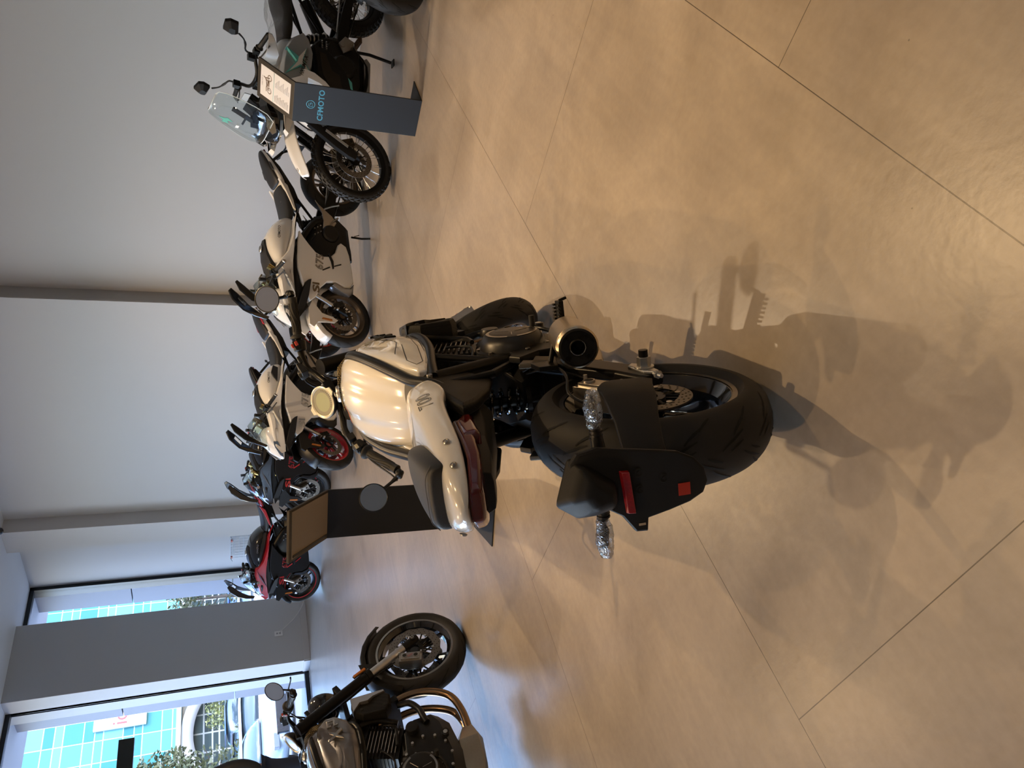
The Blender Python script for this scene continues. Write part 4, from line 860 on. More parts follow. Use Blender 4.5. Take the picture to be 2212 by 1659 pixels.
            g.cyl((1.20, sy * .115, 1.045), (1.205, sy * .115, 1.10), .017, n=14, m=2 if sy < 0 else 0); g.tube([(1.18, sy * .18, 1.0), (1.22, sy * .05, .99), (1.20, 0, .86)], .005, 6, sm=3)
            ob('switch_cluster', g, [BLK, mat('red_switch', (.45, .05, .03), .4), BLKG], hbb, bevel=.003)
    return b
# ------------------------------------------------------------------ adventure bike
def adventure(label, q, steer):
    b = place_bike('motorcycle', label, 'motorcycle', q, None)
    wb, rake, trail, RF, RR = 1.505, 26, .11, .345, .335
    S = steer_matrix(wb, trail, rake, steer)
    wheel(b, 0, RR, .14, .228, BLKF, 'spoke', (-1,), .13, knob=True, nm='rear_wheel')
    g = G()
    for sy in (-1, 1):
        S_ = []
        for x, z, h in ((.58, .45, .08), (.40, .43, .09), (.20, .385, .08), (0, .34, .06), (-.05, .335, .05)): S_.append([(x, sy * (.11 + a * .034), z + c * h) for a, c in ((-.5, -.5), (.5, -.5), (.5, .5), (-.5, .5))])
        g.loft(S_)
    g.box((.46, 0, .44), (.08, .2, .08)); ob('swingarm', g, BLKF, b, bevel=.006); chain(b, 0, RR, .09, .56, .45, .038, .085)
    g = G(); g.tube([(.44, .0, .52), (.53, 0, .74)], .034, 14); ss = ob('shock_absorber', g, BLKF, b); g = G(); pts = []
    for i in range(80): t = i / 79; pts.append((.445 + .08 * t + .044 * cos(2 * pi * 5 * t), .044 * sin(2 * pi * 5 * t), .54 + .17 * t))
    g.tube(pts, .0075, 8); ob('coil_spring', g, STL, ss)
    g = G(); g.body([(.50, [(.08, .30), (.12, .36), (.12, .52), (.08, .58)]), (.62, [(.11, .27), (.16, .32), (.16, .58), (.10, .66)]), (.90, [(.11, .27), (.16, .32), (.16, .60), (.10, .74)]), (1.06, [(.08, .30), (.12, .36), (.12, .60), (.08, .68)])])
    for sy in (-1, 1): g.lathe([(0, .20), (.08, .20), (.10, .18), (.105, .14)], (.78, 0, .46), (0, sy, 0), n=36)
    for k in range(10): g.cyl((.60 + .02 * (k % 5), .15, .60 + .035 * (k // 5)), (.60 + .02 * (k % 5), .172, .60 + .035 * (k // 5)), .007, n=8, m=1)
    ob('engine', g, [ENG, ALU], b, bevel=.006)
    g = G()
    for sy in (-1, 1): g.tube([(1.16, .05 * sy, .95), (1.0, .15 * sy, .86), (.78, .14 * sy, .76), (.58, .13 * sy, .62), (.55, .12 * sy, .42)], .022, 10, sm=4); g.tube([(1.10, .06 * sy, .82), (1.08, .15 * sy, .60), (1.02, .16 * sy, .32), (.70, .14 * sy, .25), (.55, .12 * sy, .38)], .015, 10, sm=4); g.tube([(.62, .10 * sy, .76), (.30, .10 * sy, .86), (-.10, .09 * sy, .92)], .014, 8); g.tube([(.55, .12 * sy, .60), (.20, .10 * sy, .82)], .012, 8)
    ob('frame', g, BLKF, b)
    g = G(); g.plate([(.62, .245), (.66, .21), (1.02, .235), (1.13, .33), (1.10, .36), (.98, .27), (.64, .27)], -.15, .15); ob('skid_plate', g, ALU, b, bevel=.004)
    for sy in (-1, 1):
        with xf(Matrix.Diagonal((1, sy, 1, 1))):
            g = G(); g.plate([(.68, .72), (.70, .60), (.84, .46), (1.02, .38), (1.13, .42), (1.12, .62), (1.06, .66), (.95, .70)], .15, .215, 0, .012); lw = ob('lower_side_panel', g, BLKM, b, bevel=.004)
            g = G(); g.plate([(.74, .68), (.75, .63), (.88, .58), (.90, .52), (1.02, .50), (1.04, .60), (.92, .66)], .215, .221, 0, .002); ob('panel_insert', g, mat('bronze_cover', (.022, .016, .011), .45, .3), lw, bevel=.002)
            g = G(); g.plate([(.90, .445), (.93, .415), (1.0, .41), (.985, .43)], .21, .2175); g.plate([(1.0, .42), (1.012, .412), (1.05, .412), (1.045, .425)], .21, .2172, 1); ob('panel_decal', g, [mat('teal_decal', (.10, .42, .42), .4), STC], lw)
            g = G(); g.tube([(.60, .16, .33), (.63, .22, .25), (.70, .30, .10)], .013, 8); g.box((.705, .305, .085), (.06, .05, .008)) if sy > 0 else None
            if sy > 0: ob('side_stand', g, BLKF, b, bevel=.001)
            g = G(); g.plate([(.66, .46), (.60, .38), (.53, .36), (.50, .44), (.58, .50)], .165, .180, 0, .003); g.cyl((.59, .18, .47), (.59, .188, .47), .020, n=16); g.cyl((.55, .18, .39), (.55, .188, .39), .011, n=12)
            br = ob('footpeg_bracket', g, STL, b, bevel=.003); g = G(); g.box((.58, .25, .36), (.05, .10, .02))
            for k in range(6): g.box((.58, .21 + k * .016, .374), (.05, .005, .010))
            ob('footpeg', g, mat('peg_rust_brown', (.05, .025, .012), .5), br, bevel=.002)
            # tank side and radiator shroud
            g = G(); g.plate([(.60, .80), (.66, .755), (.80, .735), (.93, .755), (1.02, .80), (1.08, .90), (1.10, .975), (1.02, .985), (.90, .97), (.78, .945), (.68, .895)], lambda x, z: .09, lambda x, z: .235 + .04 * min(1, max(0, (x - .7) / .3)) - .45 * max(0, z - .88) - .25 * max(0, .72 - x), 0, .012)
            shd = ob('tank_side', g, SIL, b, bevel=.006)
            g = G(); g.plate([(.97, .84), (1.04, .865), (1.10, .965), (1.17, .985), (1.47, .965), (1.50, .935), (1.34, .885), (1.22, .84), (1.12, .80), (1.05, .80), (1.07, .72), (1.13, .60), (1.10, .59), (1.03, .66), (.98, .75)], .20, lambda x, z: .285 - .45 * max(0, x - 1.16), 0, .008); ob('radiator_shroud', g, WHT, shd, bevel=.004)
            g = G(); g.plate([(.80, .95), (.885, .865), (.78, .80), (.90, .835), (1.02, .765), (.955, .855), (1.03, .965), (.92, .885)], .20, lambda x, z: .279 - .45 * max(0, z - .88) - .05 * max(0, .95 - x)); g.plate([(.885, .87), (.79, .805), (.90, .842), (1.0, .785), (.945, .857), (1.01, .94), (.925, .878)], .20, lambda x, z: .2800 - .45 * max(0, z - .88) - .05 * max(0, .95 - x), 1); ob('star_decal', g, [mat('teal_decal', (.10, .42, .42), .4), mat('pale_decal', (.62, .62, .60), .4)], shd)
        M = frame((.955, sy * .284, .835), (-sy, 0, -.25), (0, 0, 1)); text('model_lettering', '1000MT-X', .042, DRK, shd, M, .001, .0008, shear=.3)
    tk = lambda x, zt, w, zb: (x, [(w * .85, zb), (w, zb + (zt - zb) * .4), (w * .85, zt - .035), (w * .5, zt - .006), (0, zt)])
    g = G(); g.body([tk(.60, .93, .09, .80), tk(.66, .965, .14, .80), tk(.76, .995, .17, .80), (.90, tk(.9, 1.02, .18, .80)[1]), tk(1.02, 1.015, .16, .82), tk(1.12, .98, .11, .85)]); g.lathe([(0, .01), (.03, .01), (.034, 0)], (.93, 0, 1.02), (0, 0, 1), n=24, m=1); ob('fuel_tank', g, [SIL, BLK], b, sub=2)
    g = G(); st = lambda x, zt, w, zb: (x, [(w * .9, zb), (w, zb + .03), (w * .95, zt - .02), (w * .7, zt - .002), (0, zt)])
    g.body([st(.68, .935, .08, .88), st(.58, .925, .12, .84), st(.42, .925, .145, .84), st(.30, .955, .145, .85), st(.22, .985, .15, .87), st(0, .995, .14, .89), st(-.16, .99, .12, .91), st(-.20, .97, .09, .93)]); seat = ob('seat', g, BLE, b, sub=2)
    g = G(); random.seed(11); S_ = []
    for i in range(26):
        x = .66 - .92 * i / 25; tpr = min(1, (i + 1) / 6); row = []
        for k in range(15):
            a = -1.15 + 2.3 * k / 14; jj = random.uniform(-.006, .008)
            row.append((x + random.uniform(-.008, .008), (.165 + jj) * sin(a) * 1.04, .86 + (.11 + .02 * sin(i * .9)) * (.35 + .65 * cos(a)) + (.05 if i > 10 else .03) * cos(a) + jj + .04 * (i / 25)))
        S_.append(row)
    g.loft(S_, closed=False); o = ob('plastic_cover', g, WRAPS, seat, sub=1); o['label'] = 'loose wrinkled clear plastic over the seat'
    g = G(); g.body([(-.10, [(.08, .86), (.10, .90), (.09, .93)]), (-.30, [(.05, .92), (.06, .94), (.05, .96)])]); g.tube([(-.18, .11, .95), (-.30, .10, .97), (-.34, 0, .975), (-.30, -.10, .97), (-.18, -.11, .95)], .013, 8, sm=3); ob('rear_rack', g, BLKM, b, bevel=.004)
    g = G(); g.tube([(.52, -.16, .42), (.30, -.20, .50), (.0, -.22, .62)], [.03, .055, .05], 16); ob('muffler', g, BLKF, b)
    # fixed front: lamps, screen
    g = G(); nz = lambda x, zl, zt, ww: (x, [(ww * .5, zl), (ww, zl + .02), (ww, zt - .04), (ww * .6, zt), (0, zt + .003)])
    g.body([nz(1.16, .92, 1.10, .10), nz(1.28, .92, 1.12, .15), nz(1.38, .93, 1.08, .15), nz(1.45, .94, 1.02, .11), nz(1.48, .95, 1.0, .05)]); hd = ob('headlight_housing', g, BLKG, b, bevel=.008)
    for sy in (-1, 1):
        with xf(Matrix.Diagonal((1, sy, 1, 1))):
            g = G(); g.loft([[(1.37, .155, 1.03), (1.45, .11, 1.0), (1.47, .10, 1.03), (1.43, .12, 1.075), (1.36, .155, 1.085)], [(1.385, .168, 1.03), (1.47, .12, 1.0), (1.49, .105, 1.03), (1.45, .13, 1.08), (1.37, .165, 1.09)]]); g.loft([[(1.36, .15, .945), (1.45, .10, .945), (1.46, .10, .975), (1.37, .15, .985)], [(1.375, .162, .945), (1.47, .108, .945), (1.48, .108, .975), (1.385, .162, .985)]]); ob('headlight', g, LMP, hd, bevel=.003)
    g = G(); g.box((1.335, 0, 1.19), (.012, .05, .22), 0, (0, rad(-24), 0)); g.box((1.34, .03, 1.12), (.10, .010, .06)); g.box((1.34, -.03, 1.12), (.10, .010, .06))
    for z in (1.12, 1.2): g.box((1.36, 0, z), (.016, .13, .016), 0, (0, rad(-24), 0))
    ob('screen_bracket', g, BLKF, hd, bevel=.003)
    g = G(); S_ = []
    for x, z, ww in ((1.49, 1.06, .17), (1.47, 1.12, .22), (1.44, 1.20, .225), (1.40, 1.30, .21), (1.365, 1.39, .185), (1.345, 1.44, .15), (1.338, 1.455, .10)):
        S_.append([(x - (abs(a) ** 2) * .07, a * ww, z - abs(a) ** 2.4 * .02) for a in (-1, -.8, -.55, -.28, 0, .28, .55, .8, 1)])
    g.loft(S_, closed=False); ws = ob('windscreen', g, CLR, b, solid=.004)
    g = G()
    for i in range(len(S_) - 1):
        for e in (0, -1): g.cyl(S_[i][e], S_[i + 1][e], .0028, n=6)
    g.tube(S_[-1], .0028, 6); g.tube(S_[0], .0028, 6); ob('screen_edge', g, mat('bright_acrylic_edge', (.75, .82, .82), .12, coat=1.0), ws)
    g = G(); g.loft([[(1.426 + d, y, z) for y, z in ((-.02, 1.245), (.015, 1.245), (.015, 1.268), (-.02, 1.268))] for d in (0, .003)]); g.loft([[(1.402 + d - (z - 1.3) * .40, y, z) for y, z in ((-.055, 1.355), (-.035, 1.31), (-.01, 1.325), (.01, 1.29), (.025, 1.33), (.0, 1.35), (-.012, 1.385), (-.028, 1.35))] for d in (0, .002)], 1); ob('screen_sticker', g, [mat('white_sticker', (.7, .72, .72), .4), mat('teal_sticker', (.08, .33, .27), .4)], ws)
    for z in (1.155, 1.20, 1.33): pass
    g = G(); g.box((1.24, 0, 1.15), (.025, .17, .09), 0, (0, rad(-35), 0)); ob('instrument_display', g, BLKG, b, bevel=.004)
    with xf(S):
        fw = wheel(b, wb, RF, .09, .282, BLKF, 'spoke', (-1, 1), .155, knob=True, nm='front_wheel')
        for sy in (-1, 1):
            l = fork_leg(b, sy, wb, RF, .4877, .86, (BLKG, BLKG, BLKF), y=.10, zl=.30, ro=.029)
            with xf(Matrix.Diagonal((1, sy, 1, 1))):
                g = G(); S_ = []
                for d, wd in ((.02, .035), (.08, .05), (.20, .052), (.30, .042), (.36, .036), (.44, .03)): cx_ = wb + .032 - .4877 * d; cz_ = RF + .91 * d; S_.append([(cx_ + a * wd, .118 + c_, cz_ + a * .018) for a, c_ in ((-1, -.01), (-.8, .018), (0, .026), (.8, .018), (1, -.01))])
                g.loft(S_); gu = ob('fork_guard', g, BLKM, l, bevel=.003)
                g = G(); g.loft([[(wb - .002 - .4877 * d, .143 + e, RF + .91 * d) for e in (0, .006)] + [(wb + .018 - .4877 * d, .143 + e, RF + .91 * d + .008) for e in (.006, 0)] for d in (.10, .30)]); ob('guard_trim', g, SIL, gu)
                g = G(); g.box((wb - .035 - .4877 * .37, .132, RF + .91 * .37), (.018, .010, .085), 0, (0, rad(-26), 0)); o = ob('reflector', g, ORG, l, bevel=.003); o['label'] = 'amber side reflector'
            caliper(l, (wb - .10, sy * .078, RF + .085), sy, mat('dark_caliper', (.06, .045, .03), .4, .6), rot=.4)
        g = G(); g.tube([(1.36, .08, .50), (1.33, .10, .62), (1.37, .09, .72), (1.30, .07, .84)], .005, 6, sm=4); ob('brake_hose', g, BLK, b)
        g = G(); S_ = []
        for x, z, ww in ((1.18, .885, .06), (1.28, .90, .09), (1.38, .895, .10), (1.50, .875, .10), (1.62, .83, .095), (1.70, .785, .07), (1.735, .755, .03)): S_.append([(x, a * ww, z - abs(a) ** 2 * .035 + (.012 if abs(a) < .3 else 0)) for a in (-1, -.8, -.5, -.25, 0, .25, .5, .8, 1)])
        g.loft(S_, closed=False); bk = ob('front_beak', g, WHT, b, solid=.006, sub=1)
        g = G(); g.lathe([(.012, .0006), (.0145, .0006), (.0145, 0)], (1.685, .0, .808), (.45, .0, 1), n=20); g.strip([(1.679, -.005, .812), (1.685, .0, .81), (1.691, .005, .806)], .004, (.4, 0, 1), 0, .002); ob('round_emblem', g, DRK, bk)
        g = G(); g.tube([(1.055, -.42, 1.125), (1.06, -.22, 1.135), (1.08, -.10, 1.10), (1.09, 0, 1.09), (1.08, .10, 1.10), (1.06, .22, 1.135), (1.055, .42, 1.125)], .0135, 12, sm=4) if False else None
        XF.append(XF[-1] @ Matrix.Translation((-.06, 0, .015))); g.tube([(.955, -.43, 1.135), (.985, -.22, 1.165), (1.06, -.10, 1.12), (1.075, 0, 1.11), (1.06, .10, 1.12), (.985, .22, 1.165), (.955, .43, 1.135)], .0135, 12, sm=4); g.box((1.08, 0, 1.07), (.06, .11, .08)); hb = ob('handlebar', g, BLKF, b, bevel=.004); g = G(); g.box((1.12, 0, 1.02), (.07, .24, .025), 0, (0, rad(-26), 0)); ob('triple_clamp', g, BLKF, b, bevel=.004)
        for sy in (-1, 1):
            grips(hb, sy, (.975, sy * .27, 1.155), (.955, sy * .42, 1.136)); g = G(); g.box((.985, sy * .235, 1.165), (.04, .05, .045)); g.tube([(1.0, sy * .22, 1.16), (1.05, sy * .25, 1.15), (1.03, sy * .40, 1.12)], .006, 8, sm=3); g.box((1.01, sy * .19, 1.19), (.05, .04, .05)); ob('switch_cluster', g, BLK, hb, bevel=.004)
            g = G(); S_ = []
            for y, x, z, h in ((.20, 1.06, 1.10, .05), (.28, 1.075, 1.09, .085), (.36, 1.05, 1.09, .085), (.42, 1.0, 1.11, .05), (.445, .96, 1.13, .025)): S_.append([(x + a * .004, sy * y, z + c_ * h) for a, c_ in ((-1, -.6), (-1, .5), (1, .5), (1, -.6))])
            g.loft(S_); ob('hand_guard', g, SIL, hb, bevel=.003)
            g = G(); g.tube([(1.0, sy * .20, 1.18), (.985, sy * .21, 1.235), (.98, sy * .27, 1.255), (.985, sy * .33, 1.285), (.985, sy * .37, 1.33)], [.007, .007, .009, .006, .007], 10, sm=3)
            with xf(Matrix.Translation((.975, sy * .41, 1.385)) @ Matrix.Rotation(sy * .15, 4, 'X')): g.loft([[(x, y, z) for y, z in ((-.055, -.045), (.05, -.035), (.068, .02), (.05, .055), (-.035, .06), (-.068, .01))] if x < .03 else [(x, y * .45, z * .45) for y, z in ((-.055, -.045), (.05, -.035), (.068, .02), (.05, .055), (-.035, .06), (-.068, .01))] for x in (-.012, .012, .045)])
            mm = ob('mirror', g, BLKM, hb, bevel=.006)
            g = G(); 
            with xf(Matrix.Translation((.9625, sy * .41, 1.385)) @ Matrix.Rotation(sy * .15, 4, 'X')): g.loft([[(x, y * .9, z * .9) for y, z in ((-.055, -.045), (.05, -.035), (.068, .02), (.05, .055), (-.035, .06), (-.068, .01))] for x in (-.001, 0)])
            ob('mirror_glass', g, MIR, mm)
        XF.pop()
    return b
# ------------------------------------------------------------------ room
CEIL = 4.135
def floor_mat():
    m = bpy.data.materials.new('stone_tile_floor'); m.use_nodes = True; nt = m.node_tree; N = nt.nodes.new; L = nt.links.new; b = nt.nodes['Principled BSDF']
    ge = N('ShaderNodeNewGeometry'); sp = N('ShaderNodeSeparateXYZ'); L(ge.outputs['Position'], sp.inputs[0])
    ax = N('ShaderNodeMath'); ax.inputs[1].default_value = -0.475 + 1.2; L(sp.outputs[1], ax.inputs[0])
    ay = N('ShaderNodeMath'); ay.inputs[1].default_value = 0.416 + 1.2; L(sp.outputs[0], ay.inputs[0])
    cb = N('ShaderNodeCombineXYZ'); L(ax.outputs[0], cb.inputs[0]); L(ay.outputs[0], cb.inputs[1])
    br = N('ShaderNodeTexBrick'); br.offset = 0.5; br.offset_frequency = 2; br.squash = 1.0
    br.inputs['Scale'].default_value = 1.0; br.inputs['Brick Width'].default_value = 2.4; br.inputs['Row Height'].default_value = 1.2; br.inputs['Mortar Size'].default_value = 0.0014; br.inputs['Mortar Smooth'].default_value = 0.2; br.inputs['Bias'].default_value = 0
    br.inputs['Color1'].default_value = (1, 1, 1, 1); br.inputs['Color2'].default_value = (.93, .93, .93, 1); br.inputs['Mortar'].default_value = (.20, .17, .13, 1)
    L(cb.outputs[0], br.inputs['Vector'])
    n1 = N('ShaderNodeTexNoise'); n1.inputs['Scale'].default_value = 1.7; n1.inputs['Detail'].default_value = 8; n1.inputs['Roughness'].default_value = 0.62; n1.inputs['Distortion'].default_value = .6; L(ge.outputs['Position'], n1.inputs['Vector'])
    n2 = N('ShaderNodeTexNoise'); n2.inputs['Scale'].default_value = 38; n2.inputs['Detail'].default_value = 6; L(ge.outputs['Position'], n2.inputs['Vector'])
    mp = N('ShaderNodeMapping'); mp.inputs['Rotation'].default_value = (0, 0, 0.0); mp.inputs['Scale'].default_value = (9, 1.2, 1); L(ge.outputs['Position'], mp.inputs[0])
    n3 = N('ShaderNodeTexNoise'); n3.inputs['Scale'].default_value = 2.2; n3.inputs['Detail'].default_value = 5; L(mp.outputs[0], n3.inputs['Vector'])
    r1 = N('ShaderNodeValToRGB'); r1.color_ramp.elements[0].position = .32; r1.color_ramp.elements[0].color = (.245, .200, .150, 1); r1.color_ramp.elements[1].position = .70; r1.color_ramp.elements[1].color = (.360, .302, .232, 1); L(n1.outputs[0], r1.inputs[0])
    m1 = N('ShaderNodeMix'); m1.data_type = 'RGBA'; m1.blend_type = 'MULTIPLY'; m1.inputs[0].default_value = 1
    g2 = N('ShaderNodeMapRange'); g2.inputs[3].default_value = .86; g2.inputs[4].default_value = 1.12; L(n2.outputs[0], g2.inputs[0])
    g3 = N('ShaderNodeMapRange'); g3.inputs[1].default_value = .3; g3.inputs[2].default_value = .7; g3.inputs[3].default_value = .93; g3.inputs[4].default_value = 1.06; L(n3.outputs[0], g3.inputs[0])
    mm = N('ShaderNodeMath'); mm.operation = 'MULTIPLY'; L(g2.outputs[0], mm.inputs[0]); L(g3.outputs[0], mm.inputs[1])
    L(r1.outputs[0], m1.inputs[6]); L(mm.outputs[0], m1.inputs[7])
    # specks
    vo = N('ShaderNodeTexVoronoi'); vo.inputs['Scale'].default_value = 7; L(ge.outputs['Position'], vo.inputs['Vector'])
    lt = N('ShaderNodeMath'); lt.operation = 'GREATER_THAN'; lt.inputs[1].default_value = .018; L(vo.outputs['Distance'], lt.inputs[0])
    g4 = N('ShaderNodeMapRange'); g4.inputs[3].default_value = .45; g4.inputs[4].default_value = 1; L(lt.outputs[0], g4.inputs[0])
    m2 = N('ShaderNodeMix'); m2.data_type = 'RGBA'; m2.blend_type = 'MULTIPLY'; m2.inputs[0].default_value = 1; L(m1.outputs[2], m2.inputs[6]); L(br.outputs[0], m2.inputs[7])
    m3 = N('ShaderNodeMix'); m3.data_type = 'RGBA'; m3.blend_type = 'MULTIPLY'; m3.inputs[0].default_value = 1; L(m2.outputs[2], m3.inputs[6]); L(g4.outputs[0], m3.inputs[7])
    L(m3.outputs[2], b.inputs['Base Color'])
    rr = N('ShaderNodeMapRange'); rr.inputs[3].default_value = .285; rr.inputs[4].default_value = .40; L(n1.outputs[0], rr.inputs[0]); L(rr.outputs[0], b.inputs['Roughness'])
    bp = N('ShaderNodeBump'); bp.inputs['Strength'].default_value = .28; bp.inputs['Distance'].default_value = .002
    ad = N('ShaderNodeMath'); ad.operation = 'SUBTRACT'; L(n2.outputs[0], ad.inputs[0]); L(br.outputs['Fac'], ad.inputs[1]); L(ad.outputs[0], bp.inputs['Height']); L(bp.outputs[0], b.inputs['Normal'])
    b.inputs['Specular IOR Level'].default_value = .85
    return m
WALL = mat('white_wall_paint', (.54, .525, .51), .75, bump=.06, nscale=260)
PIL = mat('grey_wall_paint', (.42, .425, .425), .7, bump=.06, nscale=260)
CEI = mat('ceiling_paint', (.74, .74, .72), .8)
BSB = mat('baseboard_paint', (.42, .42, .42), .5)
WFR = mat('window_frame_black', (.012, .014, .016), .4, .3)
MTL = mat('window_reveal_metal', (.030, .033, .038), .42, .3, noise=.12, nscale=3)
CLAD = mat('exterior_cladding', (.15, .165, .21), .6, noise=.06, nscale=5)
GLS = film('window_glass', (.97, .965, .98), .0, .0)
XW, XE, YS, YN = -11.63, 4.2, -6.0, 7.81
g = G(); g.box(((XW - .5 + XE) / 2 + .25, (YS + YN) / 2, -.05), (XE - XW + .0, YN - YS + .6, .1)); fl = struct('floor', g, floor_mat())
g = G(); g.box(((XW + XE) / 2 - .3, (YS + YN) / 2, CEIL + .15), (XE - XW + 2.4, YN - YS + 1.2, .3)); struct('ceiling', g, CEI)
g = G()
# far wall: recess line 7.81, proud bay 7.60, two columns
g.box(((-5.72 + XE) / 2, 7.96, CEIL / 2), (XE + 5.72, .30, CEIL)); struct('wall_north', g, WALL)
g = G(); g.box(((-5.72 - 9.61) / 2, 7.86, CEIL / 2), (3.89, .50, CEIL)); g.box(((-5.72 - 6.335) / 2, 7.851, CEIL / 2), (.615, .514, CEIL)); g.box(((-9.61 - 10.08) / 2, 7.745, CEIL / 2), (.47, .73, CEIL)); g.box((-10.84, 7.97, CEIL / 2), (1.52 + .12, .30, CEIL)); struct('wall_bay', g, WALL)
g = G(); g.box((-11.70 + .05, 6.355, CEIL / 2), (.70, 1.17, CEIL)); struct('wall_pillar', g, [PIL])
g = G(); g.box((-11.47, 5.768, CEIL / 2), (.34, .006, CEIL)); struct('trim_1', g, WALL)
g = G(); g.box((XE + .15, (YS + YN) / 2, CEIL / 2), (.30, YN - YS + .6, CEIL)); struct('wall_east', g, WALL)
g = G(); g.box((-11.2, YS - .15, CEIL / 2), (1.2, .30, CEIL)); g.box((-1.525, YS - .15, CEIL / 2), (11.75, .30, CEIL)); g.box(((XW + XE) / 2, YS - .15, CEIL - .2), (XE - XW + .6, .30, .4)); struct('wall_south', g, WALL)
g = G(); g.box((XW - .15, -5.6, CEIL / 2), (.30, .8, CEIL)); struct('wall_west', g, WALL)
g = G(); g.box((-11.289, 6.355, .05), (.022, 1.18, .10)); g.box((-11.46, 5.758, .05), (.34, .022, .10)); struct('baseboard_west', g, BSB, .004)
g = G(); g.box((-2.5, 7.80, .05), (6.4, .02, .10)); g.box((-7.66, 7.59, .05), (3.88, .02, .10)); struct('baseboard_north', g, BSB, .004)
# windows
def window(n, y0, y1, mull=(), z1=CEIL):
    g = G(); x = -11.70
    g.box((x, (y0 + y1) / 2, .035), (.11, y1 - y0, .07)); g.box((x, (y0 + y1) / 2, z1 - .03), (.11, y1 - y0, .06))
    for y in [y0 + .03, y1 - .03] + list(mull): g.box((x, y, z1 / 2), (.11, .06, z1))
    w = struct('window_%d' % n, g, WFR, .004)
    g = G(); g.box((x - .01, (y0 + y1) / 2, z1 / 2), (.010, y1 - y0 - .12, z1 - .13)); ob('glass_pane', g, GLS, w)
    return w
window(1, 6.94, 7.82); window(2, -5.2, 5.77 + .06, (3.05, .30, -2.45))
for n_, a_, b_ in ((3, -10.6, -7.4),):
    g = G(); y_ = YS - .15
    g.box(((a_ + b_) / 2, y_, .035), (b_ - a_, .11, .07)); g.box(((a_ + b_) / 2, y_, CEIL - .43), (b_ - a_, .11, .06))
    for k in range(4): g.box((a_ + .03 + (b_ - a_ - .06) * k / 3, y_, (CEIL - .4) / 2), (.06, .11, CEIL - .4))
    w_ = struct('window_%d' % n_, g, WFR, .004); g = G(); g.box(((a_ + b_) / 2, y_, (CEIL - .4) / 2), (b_ - a_ - .1, .01, CEIL - .5)); ob('glass_pane', g, GLS, w_)
def reveal(n, y, s):
    g = G(); g.box((-11.88, y + s * .05, CEIL / 2 + .1), (.26, .10, CEIL + .4)); struct('trim_%d' % n, g, MTL)
    g = G()
    for k in range(4): g.box((-12.25, y + s * .12, -.5 + 1.62 * k + .80), (.48, .20, 1.605))
    struct('trim_%d' % (n + 1), g, CLAD, .004)
reveal(2, 5.86, 1); reveal(4, 7.86, 1)
# lintel outside above the windows
g = G(); g.box((-12.1, 1.2, CEIL + .35), (.9, 14.5, .5)); struct('trim_6', g, CLAD)
# camera dome, outlet with cable, switch plate, wire rack
t = thing('ceiling_camera', 'small black dome camera on the ceiling by the wall column', 'security camera', (-9.50, 7.33, CEIL))
g = G(); g.lathe([(0, 0), (.06, 0), (.062, -.015), (.05, -.02)], (0, 0, 0), (0, 0, 1), n=24); ob('base', g, ALU, t); g = G(); g.ball((0, 0, -.022), (.05, .05, .04)); ob('dome', g, BLKG, t)
t = thing('wall_outlet', 'white power outlet on the grey pillar between the windows', 'outlet', (-11.299, 6.285, .455))
g = G(); g.box((.004, 0, 0), (.008, .085, .125)); ob('cover_plate', g, mat('white_plastic', (.62, .62, .60), .4), t, bevel=.002)
g = G(); g.box((.009, 0, .022), (.002, .03, .028)); g.box((.009, 0, -.022), (.002, .03, .028)); ob('socket', g, mat('socket_grey', (.28, .28, .28), .5), t, bevel=.001)
g = G(); g.tube([(-11.285, 6.30, .44), (-11.27, 6.36, .36), (-11.255, 6.50, .20), (-11.24, 6.68, .07), (-11.22, 6.78, .03), (-11.20, 6.86, .012), (-11.15, 6.95, .010), (-11.1, 7.1, .009)], .006, 6, sm=5); tag(ob('power_cable', g, mat('white_cable', (.55, .55, .53), .5)), 'thin white cable hanging from the outlet on the grey pillar', 'cable')
g = G(); g.box((-3.545, 7.803, .417), (.12, .014, .085)); tag(ob('wall_plate', g, MATS['white_plastic'], None, bevel=.004), 'small white wall plate seen behind the adventure motorcycle front wheel', 'wall plate')
t = thing('wire_rack', 'small white wire rack hung on the wall behind the red motorcycle', 'rack', (-10.95, 7.80, 1.02)); g = G()
for k in range(5): g.tube([(-.30 + .6, -.02 - .0, -.14 + .07 * k), (-.30, -.02, -.14 + .07 * k)], .004, 6)
for k in range(9): g.tube([(-.30 + .075 * k, -.015, -.15), (-.30 + .075 * k, -.015, .14)], .003, 6)
g.tube([(-.30, -.015, -.15), (-.30, -.10, -.15), (.30, -.10, -.15), (.30, -.015, -.15)], .005, 6); g.tube([(-.30, -.02, .14), (-.30, -.10, .10), (.30, -.10, .10), (.30, -.02, .14)], .006, 6)
ob('wire_frame', g, mat('white_wire', (.50, .54, .55), .35), t); g = G()
for x in (-.27, .2): g.box((x, -.03, .12), (.05, .02, .03))
ob('red_clip', g, REDS, t)
